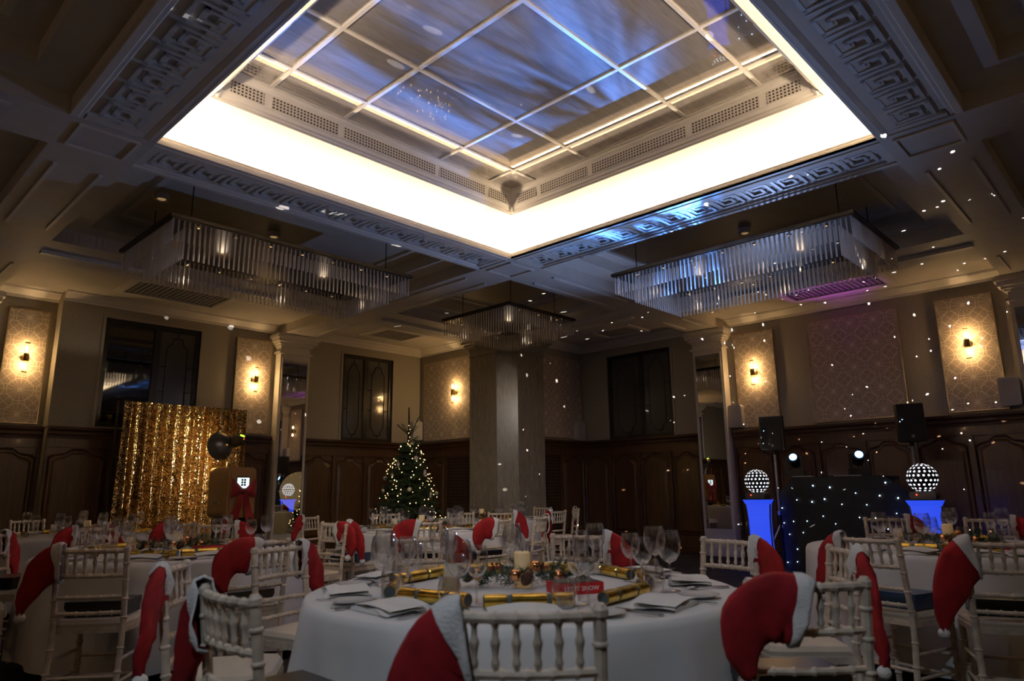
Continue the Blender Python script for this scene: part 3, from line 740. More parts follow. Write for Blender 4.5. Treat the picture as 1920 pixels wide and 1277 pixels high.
# ================================================================== CHANDELIERS
CH_W = 1.2
M['dimlens'] = emitter('added_lens_glow', (1,.6,.2), 1.2)  # lens glow added to the otherwise unlit chandeliers
def chandelier(cx, cy, hx, hy, label):
    ZT = 3.88; c = empty('chandelier', (cx,cy,ZT), 0, label, 'chandelier', 'rectangular glass rod chandeliers')
    MB().box(-hx,hx,-hy,hy,-.055,0).build('frame', M['bronze'], c)
    mb = MB(); e = .02
    mb.box(-hx-e,hx+e,-hy-e,-hy,-.045,-.01); mb.box(-hx-e,hx+e,hy,hy+e,-.045,-.01); mb.box(-hx-e,-hx,-hy,hy,-.045,-.01); mb.box(hx,hx+e,-hy,hy,-.045,-.01); mb.build('frame_edge', M['bronze'], c)
    def tier(ins, L, name):
        mb = MB(); a, b = hx-ins, hy-ins
        nx = int(2*a/.052); ny = int(2*b/.052); pts = []
        for k in range(nx): pts += [(-a+2*a*k/nx,-b),(a-2*a*k/nx,b)]
        for k in range(ny): pts += [(a,-b+2*b*k/ny),(-a,b-2*b*k/ny)]
        for x, y in pts: mb.lathe([(.0095,-L-.055),(.0095,-.055)], 6, (x,y,0))
        o = mb.build(name, M['rod'], c); o['kind'] = 'stuff'
    tier(.02, .225, 'outer_rod_tier'); tier(.20, .335, 'inner_rod_tier')
    for sx in (-1,1):
        for sy in (-1,1): MB().tube([(sx*(hx-.25),sy*(hy-.2),0),(sx*(hx-.25),sy*(hy-.2),ZC2-ZT)], .006, 6).build('cable', M['black'], c)
    n = max(2, round(max(hx,hy)*2/.45))
    for k in range(n):
        t = -1+2*(k+.5)/n
        for s in (-1,1):
            x, y = (t*(hx-.1), s*(hy-.10)) if hx >= hy else (s*(hx-.10), t*(hy-.1))
            dl = MB().lathe([(.0,-.066),(.028,-.066),(.032,-.05),(.0,-.05)], 10, (x,y,0)).build('downlight', M['chrome'], c)
            MB().lathe([(0,-.068),(.012,-.068),(.012,-.0655),(0,-.0655)], 8, (x,y,0)).build('downlight_lens', M['dimlens'], dl)
    for k in range(2 if max(hx,hy) > 1 else 1):      # dim fill lamps added inside the unlit chandelier
        t = (k-.5)*1.3 if max(hx,hy) > 1 else 0
        point('chandelier_fill', (cx+(t if hx > hy+.1 else 0), cy+(t if hy > hx+.1 else 0), ZT-.12), (1,.76,.52), CH_W, .05)
    return c
chandelier(3.80,7.56,1.47,.74,'long glass rod chandelier over the curtain side tables')
chandelier(7.84,7.56,.76,.74,'square glass rod chandelier in front of the marble column')
chandelier(7.85,3.505,.75,1.465,'long glass rod chandelier on the disc jockey side')
# round ceiling spotlights
def ceiling_spot(x, y, z, label):
    s = empty('ceiling_spotlight', (x,y,z), 0, label, 'spotlight', 'round ceiling spotlights')
    MB().lathe([(.0,0),(.075,0),(.075,-.06),(.065,-.07),(.05,-.06),(.0,-.058)], 18).build('housing', M['trimwhite'], s, True, SM)
    MB().lathe([(.0,-.0585),(.045,-.0585),(.04,-.064),(0,-.066)], 14).build('lens', M['warmspot'], s, True)
ceiling_spot(3.86,7.77,ZC2,'round ceiling spotlight above the long chandelier on the curtain side')
ceiling_spot(7.98,3.56,ZC2,'round ceiling spotlight above the long chandelier on the booth side')
ceiling_spot(.10,1.155,ZS,'added unseen round beam spotlight over the camera towards the tree')  # housings over the camera are added to carry the unseen fill spots
ceiling_spot(1.47,-.20,ZS,'added unseen round beam spotlight over the camera towards the column')
ceiling_spot(-.9,.35,ZC2,'added unseen round ceiling spotlight in the coffer behind the camera')
ceiling_spot(2.45,7.55,ZC2,'round ceiling sensor near the outer end of the curtain side chandelier')

# ================================================================== GOLD CURTAIN + PHOTO BOOTH
cs = empty('curtain_stand', (4.25,11.09,0), 0, 'thin black frame holding up the gold sequin curtain', 'stand')
MB().tube([(-.96,0,2.47),(.97,0,2.47)], .014, 8).build('crossbar', M['black'], cs)
for s in (-1,1):
    MB().tube([(s*.95,0,.02),(s*.95,0,2.50)], .014, 8).build('pole', M['black'], cs)
    for q in range(3):
        a = q*PI/2; MB().tube([(s*.95,0,.45),(s*.95+.3*math.cos(a),.3*math.sin(a),.012)], .01, 6).build('leg', M['black'], cs)
def curt(u, v):
    x = -.92+1.84*u; z = 2.49-2.43*v
    amp = .034+.050*min(1, v*1.5)
    y = amp*(math.sin(u*2*PI*15+1.3*math.sin(u*9)) + .45*math.sin(u*2*PI*27+2)) 
    x += .03*(u-.5)*v*1.2+.008*math.sin(v*7+u*40)
    if v < .03: y *= .4
    return (x, y-.03, z)
cu = MB().grid(curt, 260, 30).build('sequin_curtain', M['sequin'], None, True); cu.location = (4.25,10.96,0)
tag(cu, 'gold sequin curtain hanging in folds from the black frame', 'curtain')

pb = empty('photo_booth', (4.66,10.0,0), .2, 'oak photo booth cabinet with lit screen and rounded corners', 'photo booth')
def rrect(w_, h_, r_, n=5):
    P = []
    for cx, cz, a0 in ((w_-r_,h_-r_,0),(-w_+r_,h_-r_,PI/2),(-w_+r_,-h_+r_,PI),(w_-r_,-h_+r_,3*PI/2)):
        for k in range(n+1): P.append((cx+r_*math.cos(a0+PI/2*k/n), cz+r_*math.sin(a0+PI/2*k/n)))
    return P
MB().prism([(x,z+1.18) for x,z in rrect(.235,.355,.075)], 1, -.10, .34).build('cabinet', M['oak'], pb)
MB().prism([(x,z+1.18) for x,z in rrect(.205,.325,.06)], 1, -.112, -.098).build('face_plate', M['oak'], pb)
sc = MB().box(-.115,.115,-.122,-.11,1.22,1.40).build('screen_bezel', M['black'], pb)
MB().box(-.10,.10,-.126,-.121,1.235,1.385).build('screen', M['screen'], sc)
for i in range(2):
    for j in range(3): MB().box(-.035+i*.045,-.005+i*.045,-.129,-.125,1.27+j*.035,1.297+j*.035).build('pictogram', M['black'], sc)
MB().box(-.240,-.234,.08,.20,1.03,1.045).build('print_slot', M['black'], pb)
MB().box(-.20,.20,.0,.26,.02,.83).build('pedestal', M['black'], pb)
MB().lathe([(.0,0),(.26,0),(.26,.02),(0,.025)], 20, (0,.12,0)).build('foot', M['black'], pb)
bow = empty('ribbon_bow', (4.66,10.0,0), .2, 'big red velvet bow tied on the front of the photo booth', 'bow')
def loop(s):
    def fn(u, v):
        t = u; x = s*(.02+.19*t); h = .03+.115*t
        z = 1.20+(v-.5)*2*h+.04*t; y = -.14-.05*math.sin(PI*t)*math.sin(PI*v)-.015
        return (x, y, z)
    return MB().grid(fn, 8, 8).build('loop', M['ribbon'], bow, True)
loop(1); loop(-1)
MB().sphere((0,-.17,1.19), .038, 10, 8, (1,.7,1)).build('knot', M['ribbon'], bow, True)
for s in (-1,1):
    def tail(u, v, s=s): return (s*(.02+.11*v)+(u-.5)*(.06+.09*v), -.15-.012*math.sin(v*6+s), 1.18-.36*v-(.05 if (u < .3 or u > .7) else 0)*(v > .95))
    MB().grid(tail, 6, 10).build('tail', M['ribbon'], bow, True)
sf = empty('studio_flash', (4.56,10.10,1.535), 0, 'studio flash with round grey dish reflector on top of the photo booth', 'flash')
MB().tube([(0,0,0),(0,0,.05)], .018, 8).build('spigot', M['chrome'], sf)
for s in (-1,1): MB().tube([(0,0,.04),(s*.085,-.02,.22)], .006, 6).build('bracket_arm', M['chrome'], sf)
MB().box(-.095,.095,-.03,-.005,.212,.226).build('bracket_plate', M['dish'], sf)
dprof = [(.02,-.06),(.06,-.058),(.12,-.03),(.17,.02),(.205,.09),(.212,.095),(.205,.10)]
dsh = MB().lathe(dprof, 28, (0,0,0), 1, False).build('dish', M['dish'], sf, True); dsh.location = (-.08,.05,.32); dsh.rotation_euler = (-.12,0,.25)
bd = MB().box(-.055,.055,-.22,-.02,-.07,.07).build('flash_body', M['black'], sf); bd.location = (.01,.02,.36); bd.rotation_euler = (-.25,.2,.3)
MB().box(-.04,.04,-.226,-.218,.03,.055).build('display', M['greenled'], bd); MB().sphere((.03,-.222,.0), .007, 6, 5).build('ready_led', M['redled'], bd)
spot('studio_flash_lamp', (4.50,10.22,1.84), (4.0,11.0,1.45), (1,.84,.62), 85, 150, .8, .08)

# ================================================================== DISC JOCKEY SET
dj = empty('disc_jockey_booth', (10.05,3.5,0), -PI/2, 'black star-cloth disc jockey booth with chamfered corners', 'booth')
def djfn(u, v):
    x = -.86+1.72*u; top = 1.30 if abs(x) < .60 else 1.30-(abs(x)-.60)*.9
    curve = 0 if abs(x) < .58 else (abs(x)-.58)**1.5*.9
    return (x, curve, .01+(top-.01)*v)
MB().grid(djfn, 60, 12).build('star_cloth', M['blackmatt'], dj, True)
MB().box(-.62,.62,.02,.62,1.24,1.29).build('table_top', M['black'], dj)
for x0, x1 in ((-.60,-.30),(-.02,.33)): MB().box(x0,x1,-.008,.02,1.298,1.31).build('top_edge', M['spkwhite'], dj)
for x in (-.55,.55):
    for y in (.08,.56): MB().box(x-.02,x+.02,y-.02,y+.02,0,1.24).build('leg', M['black'], dj)
stars = MB(); rr = random.Random(3); pts = []
while len(pts) < 40:
    u, v = rr.random(), .04+.9*rr.random(); p = djfn(u, v)
    if all((p[0]-q[0])**2+(p[2]-q[2])**2 > .026 for q in pts): pts.append(p)
for p in pts: stars.sphere((p[0],p[1]-.008,p[2]), rr.choice((.005,.0055,.008)), 6, 5)
so = stars.build('star_lights', M['star'], dj); so['kind'] = 'stuff'
# moving heads
def moving_head(loc, rz, label):
    h = empty('moving_head_light', (loc[0],loc[1],1.293), rz, label, 'stage light', 'moving head lights on the booth')
    MB().prism(rrect(.13,.055,.02,3), 1, -.10, .10).build('base', M['black'], h).location = (0,0,.056)
    for s in (-1,1): MB().box(s*.10-.018,s*.10+.018,-.04,.04,.11,.30).build('yoke_arm', M['black'], h)
    hd = MB().lathe([(0,.14),(.05,.14),(.078,.09),(.082,-.06),(.07,-.11),(.0,-.10)], 16, (0,0,0), 1).build('head', M['black'], h, True, SM); hd.location = (0,0,.245); hd.rotation_euler = (-.42,0,0)
    MB().lathe([(0,-.113),(.052,-.113),(.045,-.120),(0,-.124)], 16, (0,0,0), 1).build('lens', M['spotlens'], hd, True)
moving_head(MH1, -PI/2+.25, 'black moving head with blue lens above the left half of the booth')
moving_head(MH2, -PI/2+.45, 'black moving head with blue lens above the right half of the booth')
# glowing pillars with LED balls
def light_pillar(loc, rz, label):
    p = empty('light_pillar', (*loc,0), rz, label, 'pillar', 'glowing blue fabric pillars')
    ps = [(.20,.02),(.17,.12),(.155,.35),(.15,.55),(.155,.75),(.17,.92),(.205,.985)]
    V = []; F = []
    for r_, z in ps: V += [(-r_,-r_,z),(r_,-r_,z),(r_,r_,z),(-r_,r_,z)]
    for i in range(len(ps)-1):
        for k in range(4): F.append((i*4+k,i*4+(k+1)%4,(i+1)*4+(k+1)%4,(i+1)*4+k))
    MB().add(V,F).build('fabric_sleeve', M['lycra'], p)
    for sx in (-1,1):
        for sy in (-1,1): MB().tube([(sx*(r_+.001),sy*(r_+.001),z) for r_, z in ps[1:-1]], .011, 6).build('seam_strip', M['grey'], p)
    MB().box(-.205,.205,-.205,.205,.985,.995).build('top_plate', M['black'], p); MB().box(-.21,.21,-.21,.21,0,.02).build('base_plate', M['black'], p)
def led_ball(loc, label, seed):
    b = empty('led_ball', (*loc,.995), -PI/2, label, 'light effect', 'LED mirror-ball effects on pillars')
    MB().prism(rrect(.145,.045,.03,4), 1, -.10, .10).build('base', M['dish'], b).location = (0,0,.047)
    MB().sphere((-.06,-.105,.055), .008, 6, 5).build('power_led', M['redled'], b)
    R = .17; ce = (0,0,.095+R-.01)
    MB().sphere(ce, R, 28, 18).build('shell', M['black'], b, True)
    dm = MB()
    for ph, n in ((-62,9),(-46,13),(-28,17),(-10,19),(10,19),(27,17),(44,14),(60,10),(76,5)):
        for k in range(n):
            a = 2*PI*(k+(ph % 3)*.3)/n; q = math.radians(ph)
            d = Vector((math.cos(q)*math.cos(a), math.cos(q)*math.sin(a), math.sin(q)))
            t1 = d.cross(Vector((0,0,1))).normalized(); t2 = d.cross(t1)
            dm.add([Vector(ce)+d*(R+.0015)+.0135*(math.cos(2*PI*j/8)*t1+math.sin(2*PI*j/8)*t2) for j in range(8)], [tuple(range(8))])
    o = dm.build('light_windows', M['balldot'], b); o['kind'] = 'stuff'
    l = point('led_ball_lamp', (loc[0],loc[1],.995+ce[2]+R+.03), (1,.95,.9), 3000, 0)
    gobo(l, dots_gobo(13, .066, 1.0, seed))
PL, PR = (10.15,4.68), (9.72,2.37)
light_pillar(PL, .35, 'glowing blue pillar beside the mirrored pilaster'); light_pillar(PR, .2, 'glowing blue pillar behind the table on the right')
led_ball(PL, 'white-dotted LED ball on the pillar beside the mirrored pilaster', 1.7); led_ball(PR, 'white-dotted LED ball on the pillar right of the booth', 5.2)
# loudspeakers on stands
def speaker_stand(loc, h_, lean, label):
    s = empty('speaker_stand', (*loc,0), .4, label, 'stand', 'tripod loudspeaker stands')
    MB().tube([(0,0,.12),(0,0,h_)], .021, 10).build('pole', M['alu'], s)
    MB().tube([(0,0,.10),(0,0,.75)], .027, 10).build('outer_tube', M['black'], s)
    MB().lathe([(.0,.74),(.04,.74),(.04,.80),(0,.80)], 10).build('clamp', M['alu'], s); MB().sphere((.055,0,.77), .018, 8, 6).build('clamp_knob', M['chrome'], s)
    for q in range(3):
        a = q*2*PI/3; MB().tube([(0,0,.62),(.34*math.cos(a),.34*math.sin(a),.014)], .013, 6).build('leg', M['alu'], s)
        MB().tube([(0,0,.16),(.22*math.cos(a),.22*math.sin(a),.235)], .009, 6).build('brace', M['black'], s)
def loudspeaker(loc, rz, label):
    s = empty('loudspeaker', loc, rz, label, 'loudspeaker', 'black loudspeakers on stands')
    P = [(-.165,-.17),(.165,-.17),(.185,-.10),(.12,.17),(-.12,.17),(-.185,-.10)]
    MB().prism(P, 2, 0, .52).build('cabinet', M['black'], s)
    MB().box(-.155,.155,-.180,-.168,.015,.505).build('grille', M['blackmatt'], s)
    bdg = MB().box(-.018,.018,-.185,-.178,.05,.086).build('badge', M['spkwhite'], s)
    for sx in (-1,1):
        for sz in (-1,1): MB().box(sx*.008-.005,sx*.008+.005,-.187,-.184,.068+sz*.008-.005,.068+sz*.008+.005).build('badge_square', M['black'], bdg)
    MB().sphere((-.11,-.183,.30), .005, 6, 5).build('status_led', M['blueled'], s)
    MB().lathe([(0,-.06),(.03,-.06),(.03,0),(0,0)], 10).build('socket', M['black'], s)
S1, S2 = (10.75,4.63), (10.97,2.75)
speaker_stand(S1, 1.659, 0, 'steel tripod stand between the glowing pillar and the star-cloth booth'); speaker_stand(S2, 1.70, 0, 'steel tripod stand behind the LED ball right of the booth')
loudspeaker((*S1,1.72), -PI/2+.30, 'black loudspeaker on the stand nearer the mirrored pilaster'); loudspeaker((*S2,1.761), -PI/2+.42, 'black loudspeaker on the stand at the right end of the booth')
up = empty('floor_uplighter', (11.25,3.75,0), 0, 'small black floor uplighter hidden behind the booth', 'uplighter')
MB().lathe([(0,0),(.10,0),(.10,.22),(.085,.25),(.0,.24)], 16).build('can', M['black'], up, True, SM)

# ================================================================== CHRISTMAS TREE
def needle_branch(mb, p0, p1, droop, nn, ln_, rng, wd=.0035):
    p0, p1 = Vector(p0), Vector(p1); d = p1-p0
    for k in range(nn):
        t = (k+.5)/nn; p = p0+d*t; p.z -= droop*t*t
        for s in range(3):
            a = rng.random()*2*PI
            ax = d.normalized(); s1 = ax.cross(Vector((0,0,1))).normalized(); s2 = ax.cross(s1)
            q = (ax*.55+(math.cos(a)*s1+math.sin(a)*s2)*.85).normalized()*ln_*(.7+.5*rng.random())
            w_ = ax.cross(q).normalized()*wd
            mb.add([p+w_, p-w_, p+q], [(0,1,2)])
tr = empty('christmas_tree', (7.95,10.25,0), 0, 'tall fir Christmas tree with warm fairy lights and pale baubles', 'tree')
rng = random.Random(11)
H = 2.68
MB().tube([(0,0,.02),(.01,0,1.0),(.0,.01,2.0),(.0,0,H-.30),(-.01,.0,H)], [.05,.04,.028,.017,.011], 8).build('trunk', M['bark'], tr)
MB().lathe([(0,0),(.20,0),(.22,.24),(.0,.24)], 16).build('pot', M['black'], tr)
nb = MB(); tw = MB(); tips = []
def trad(z): return max(.05, .80*(1-(z/2.20))**.72+.02)
z = .32
while z < 2.0:
    n = int(9+10*(1-z/2.4)); a0 = rng.random()*6
    for k in range(n):
        a = a0+2*PI*k/n+rng.uniform(-.2,.2); R = trad(z)*rng.uniform(.8,1.12); zz = z+rng.uniform(-.04,.04)
        dr = Vector((math.cos(a),math.sin(a),0)); e = dr*R+Vector((0,0,zz+.10*R))
        tw.tube([(dr.x*.02,dr.y*.02,zz),tuple(e)], [.007,.003], 4)
        needle_branch(nb, (dr.x*.06,dr.y*.06,zz), e, .05, int(16+34*R), .050, rng, .0042)
        side = dr.cross(Vector((0,0,1)))
        for f in (.35,.55,.75):
            b0 = dr*R*f+Vector((0,0,zz+.10*R*f-.02))
            for s in (-1,1):
                b1 = b0+(dr*.55+side*s*.8)*R*(.42*(1.05-f*.6)); needle_branch(nb, b0, b1, .03, int(8+16*R), .042, rng, .004)
        tips.append(e)
    z += .105
for (dx,dz,z0) in ((-.27,.17,2.18),(.24,.36,2.16),(-.17,.2,2.17),(.28,.10,1.98),(.20,.14,2.02),(-.20,.02,1.98),(.16,.22,2.14)):
    tw.tube([(0,0,z0),(dx,rng.uniform(-.1,.1),z0+dz)], [.008,.004], 4); needle_branch(nb, (0,0,z0), (dx,0,z0+dz), 0, 46, .030, rng, .0045)
needle_branch(nb, (0,0,2.2), (-.01,0,H), 0, 70, .030, rng, .0045)
o = tw.build('branches', M['bark'], tr); o['kind'] = 'stuff'
o = nb.build('needles', M['fir'], tr); o['kind'] = 'stuff'
fb = MB()
for k in range(240):
    zz = .35+1.62*rng.random()**1.25; a = rng.random()*2*PI; R = trad(zz)*rng.uniform(.82,1.08); fb.sphere((R*math.cos(a),R*math.sin(a),zz+.05), rng.choice((.006,.0075,.009)), 6, 4)
for k in range(6): fb.sphere((.012*(-1)**k,-.012,2.0+k*.07), .007, 6, 4)
o = fb.build('fairy_lights', M['fairy'], tr); o['kind'] = 'stuff'
for k, (dx, zz, kind) in enumerate(((-.12,1.62,'silver'),(.10,1.75,'pearl'),(-.46,1.40,'pearl'),(.36,1.85,'silver'),(.02,1.20,'pearl'),(-.34,1.18,'silver'),(.30,1.10,'silver'),(.52,1.12,'pearl'),(-.20,1.45,'silver'),(.22,1.48,'pearl'),(.08,2.02,'silver'))):
    # camera-facing side of the cone
    R = trad(zz)*1.02; ang = math.atan2(-1,-.78)+dx*1.55/max(.3,R)
    p = (R*math.cos(ang), R*math.sin(ang), zz)
    bo = MB().sphere(p, .038 if k % 3 else .030, 12, 8, (1,1,1.0 if k % 3 else 2.0)).build('bauble', M[kind], tr, True)
    MB().tube([(p[0],p[1],p[2]+.03),(p[0],p[1],p[2]+.09)], .002, 4).build('hook', M['brass'], bo)
point('fairy_glow', (7.6,9.8,1.2), (1,.66,.28), .8, .4)

# ================================================================== CHAIRS
def ringed(z0, z1, r, rings, amp=.0045, w_=.008, extra=()):
    zs = [(z0,r)]
    for q in sorted(rings): zs += [(q-w_,r),(q-w_*.35,r+amp),(q+w_*.35,r+amp),(q+w_,r)]
    zs.append((z1,r)); return zs
def path_tube(mb, fn, prof, n=8):     # prof: (t,radius) with t along fn
    mb.tube([fn(t) for t, r in prof], [r for t, r in prof], n)
CW = .180; CH = .885
def back_x(z):                        # rake of the back posts
    return -.175-.055*max(0,(z-.43))/.45 if z > .43 else -.175-.05*(.43-z)/.43
def chair_proto():
    c = empty('chiavari_chair', (0,0,0))
    def post(s): return lambda z: (s*CW, back_x(z), z)
    for s in (-1,1):
        mb = MB(); pr = ringed(0, CH, .0165, [.10,.22,.34,.50,.60,.70,.79]); pr[-1] = (CH-.03,.0165); pr += [(CH-.028,.021),(CH-.012,.021),(CH-.008,.017),(CH,.012)]
        path_tube(mb, post(s), pr); mb.build('back_post', M['chair'], c, True, SM)
        mb = MB(); path_tube(mb, lambda z, s=s: (s*(CW-.002), .165+.012*(.43-z)/.43, z), ringed(0,.435,.0165,[.08,.20,.32])); mb.build('front_leg', M['chair'], c, True, SM)
    def rail(z, bow, name, r=.0125, rings=5):
        mb = MB(); y = back_x(z)
        fn = lambda t: (-CW+2*CW*t, y-bow*math.sin(PI*t), z)
        prof = [(0,r)]
        for k in range(1,rings+1):
            q = k/(rings+1); prof += [(q-.02,r),(q-.008,r+.0035),(q+.008,r+.0035),(q+.02,r)]
        prof.append((1,r)); path_tube(mb, fn, prof); mb.build(name, M['chair'], c, True, SM)
    rail(CH-.028, .028, 'top_rail', .0135, 6); rail(.725, .026, 'back_rail', .0125); rail(.610, .022, 'back_rail', .011); rail(.525, .018, 'back_rail', .011)
    for k in range(6):
        t = (k+1)/7; x = -CW+2*CW*t; bow = math.sin(PI*t); mb = MB()
        fn = lambda z: (x, back_x(z)-(.028 if z > .8 else .027)*bow, z)
        pr = [(.727,.007),(.742,.007),(.748,.0105),(.756,.0105),(.764,.0075),(.785,.0095),(.797,.0125),(.803,.0125),(.812,.0085),(.835,.007),(.842,.0105),(.848,.0105),(.856,.007)]
        path_tube(mb, fn, pr, 7); mb.build('spindle', M['chair'], c, True, SM)
    P = [(-.185,-.165),(-.205,.12),(-.19,.185),(-.12,.205),(.12,.205),(.19,.185),(.205,.12),(.185,-.165)]
    MB().prism(P, 2, .415, .445).build('seat_frame', M['chair'], c)
    V = []; F = []; n = len(P); R_ = [(.97,.445),(.99,.465),(.93,.485),(.55,.493)]
    for q, zz in R_: V += [(x*q, y*q+.0, zz) for x, y in P]
    for i in range(len(R_)-1):
        for k in range(n): F.append((i*n+k, i*n+(k+1)%n, (i+1)*n+(k+1)%n, (i+1)*n+k))
    F.append(tuple((len(R_)-1)*n+k for k in range(n)))
    MB().add(V, F).build('seat_cushion', M['cushion'], c, True, SM)
    def st(a, b, name='stretcher'): MB().tube([a,b], .0095, 7).build(name, M['chair'], c, True, SM)
    for zz in (.13,.24): st((-CW,.172,zz),(CW,.172,zz))
    for s in (-1,1):
        for zz in (.16,.28): st((s*CW,.17,zz),(s*CW,-.195,zz))
    st((-CW,-.205,.20),(CW,-.205,.20))
    return c

# ------------------------------------------------------------------ Santa hats (in chair space, on one back post)
def hat_mesh(kind, s):
    # centre line (x,z), half width; sheet sits in the plane of the chair back and hugs rail and post
    K = {
     'drop':   ([(-.035,.80),(.01,.795),(.06,.755),(.10,.69),(.135,.61),(.15,.53)], [.100,.098,.088,.068,.042,.014]),
     'drape':  ([(-.15,.785),(-.10,.80),(-.04,.795),(.02,.755),(.045,.68),(.03,.60)], [.100,.104,.102,.088,.058,.018]),
     'flop':   ([(-.03,.815),(.01,.815),(.06,.79),(.10,.74),(.13,.67),(.135,.60)], [.085,.086,.08,.062,.038,.014]),
     'long':   ([(-.035,.80),(.01,.785),(.06,.715),(.10,.62),(.135,.52),(.15,.43)], [.105,.104,.096,.078,.05,.014]),
    }[kind]
    pts, wd = K; base = CW
    # resample smoothly
    def cat(a, t):
        n = len(a)-1; x = t*n; i = min(int(x), n-1); f = x-i
        g = lambda k: a[max(0,min(n,k))]
        p0,p1,p2,p3 = g(i-1),g(i),g(i+1),g(i+2)
        return .5*((2*p1)+(-p0+p2)*f+(2*p0-5*p1+4*p2-p3)*f*f+(-p0+3*p1-3*p2+p3)*f**3)
    N = 18; C = [(cat([p[0] for p in pts],k/N), cat([p[1] for p in pts],k/N), max(.012,cat(wd,k/N))) for k in range(N+1)]
    def ringpts(k, grow=0, th=(.046 if kind == 'drape' else .032)):
        x, z, w_ = C[k]; a = C[min(k+1,N)]; b_ = C[max(k-1,0)]
        t = Vector((a[0]-b_[0], a[1]-b_[1])).normalized(); nrm = Vector((-t.y, t.x))
        taper = max(.35, 1-.7*k/N)
        R = []
        for j in range(14):
            q = 2*PI*j/14; u = (w_+grow)*math.cos(q); sq = math.sin(q); v = (th*taper+grow*.7)*math.copysign(abs(sq)**.55, sq)
            wr = .006*math.sin(5*q+k*1.3)+.007*math.sin(k*.9+2.3*math.cos(q)*2)
            X = s*(base+x+nrm.x*u); Zz = z+nrm.y*u
            Y = back_x(.85)-(.024 if kind == 'drape' else .008)+v+wr
            R.append((X,Y,Zz))
        return R
    def skin(rings, cap0=False, cap1=True):
        mb = MB(); V = [p for r in rings for p in r]; F = []
        for i in range(len(rings)-1):
            for j in range(14): F.append((i*14+j,i*14+(j+1)%14,(i+1)*14+(j+1)%14,(i+1)*14+j))
        if cap0: F.append(tuple(range(13,-1,-1)))
        if cap1: F.append(tuple((len(rings)-1)*14+j for j in range(14)))
        return mb.add(V,F)
    body = skin([ringpts(k) for k in range(2,N+1)])
    band = skin([ringpts(0,.002),ringpts(0,.009),ringpts(1,.011),ringpts(2,.011),ringpts(3,.004)], False, False)
    tip = C[N]; pom = MB().sphere((s*(base+tip[0]), back_x(.85)-.004, tip[1]-.012), .028, 12, 9)
    return body.mesh('hat_body', M['red'], True), band.mesh('fur_band', M['fur'], True), pom.mesh('pompom', M['fur'], True)
_hats = {}
def santa_hat(loc, rz, kind, s, label):
    k = (kind, s)
    if k not in _hats: _hats[k] = hat_mesh(kind, s)
    h = empty('santa_hat', loc, rz, label, 'hat', 'red santa hats on the chair backs')
    for me, nm in zip(_hats[k], ('hat_body','fur_band','pompom')): place(me, nm, h)
def gift_box(loc, rz, mat, label):
    g = empty('gift_box', loc, rz, label, 'box', 'dark boxes left on chair seats')
    MB().box(-.16,.16,-.11,.11,0,.075).build('box_base', M[mat], g); MB().box(-.164,.164,-.114,.114,.045,.082).build('box_lid', M[mat], g)

TABLES = {   # name: (x, y, words for labels)
 'near': (2.36,2.21,'near centre table'), 'left': (2.18,5.62,'photo booth table'), 'tree': (5.25,6.50,'Christmas tree table'), 'col': (7.50,7.85,'marble column table'),
 'dim': (2.45,8.85,'gold curtain table'), 'dj': (5.80,1.30,'star cloth table')}
# table: (angle, radius, hat kind, side, seat box, which chair)
CHAIRS = {
 'near': [(-136.5,1.42,'long',-1,None,'back to the camera'), (-176,1.38,'long',-1,'boxblack','lower left foreground'), (145,1.44,'drop',1,None,'behind the lower left'),
          (106,1.47,'drop',-1,None,'facing out, beside mirror'), (69,1.42,'drop',-1,None,'straight beyond the candle'), (28,1.44,'drop',-1,None,'beyond the red carton'),
          (-11,1.44,'drop',-1,None,'before the blue pillar'), (-41,1.50,'long',-1,None,'half hidden, right side'), (-94,1.30,'drape',-1,'boxblack','lower right foreground')],
 'left': [(-128,1.46,'drop',-1,'boxblack','backing the lower left'), (-93,1.46,'drape',-1,'boxblack','draped hat over rail'), (5,1.44,'drape',-1,None,'facing the mirrored pilaster'),
          (55,1.46,'flop',-1,None,'before the photo booth'), (96,1.46,'flop',1,None,'below the sequin curtain'), (132,1.46,'drop',-1,'boxblack','at left picture edge'), (176,1.46,None,1,None,'darkest, far left')],
 'tree': [(-129,1.46,'drape',-1,'boxblack','plump hat, camera side'), (-99,1.46,'drape',-1,'boxblack','long white-edged hat'), (-68,1.46,'drop',1,None,'sideways, column side'),
          (-163,1.46,'drop',1,'boxblue','blue box on seat'), (118,1.46,'flop',1,None,'below the lattice grille'), (70,1.46,None,1,None,'before the tree'), (30,1.46,None,1,None,'far, column side')],
 'col': [(-123,1.46,'drop',1,None,'hanging hat, camera side'), (-88,1.46,'drop',-1,None,'right end, two hats'), (-40,1.46,'drop',1,None,'furthest right'), (2,1.46,None,1,None,'beyond the glasses')],
 'dim': [(-106,1.46,'flop',1,None,'camera side, dark end'), (-72,1.46,'flop',-1,None,'camera side, sequin end'), (-36,1.46,'drop',-1,None,'nearest the booth'), (100,1.46,None,1,None,'against the panelling'), (160,1.46,'drop',1,None,'far dark end')],
 'dj': [(177,1.46,'drop',-1,'boxblue','angled, hat at left'), (-158,1.52,'long',-1,'boxblack','lower right corner'), (31,1.46,'flop',-1,None,'before the star cloth'), (0,1.46,'flop',-1,None,'far, dim hat')],
}
YAW = {('near',8): -.72, ('near',1): -.10, ('dj',0): -.25, ('near',7): -.2}
proto = chair_proto(); first = True
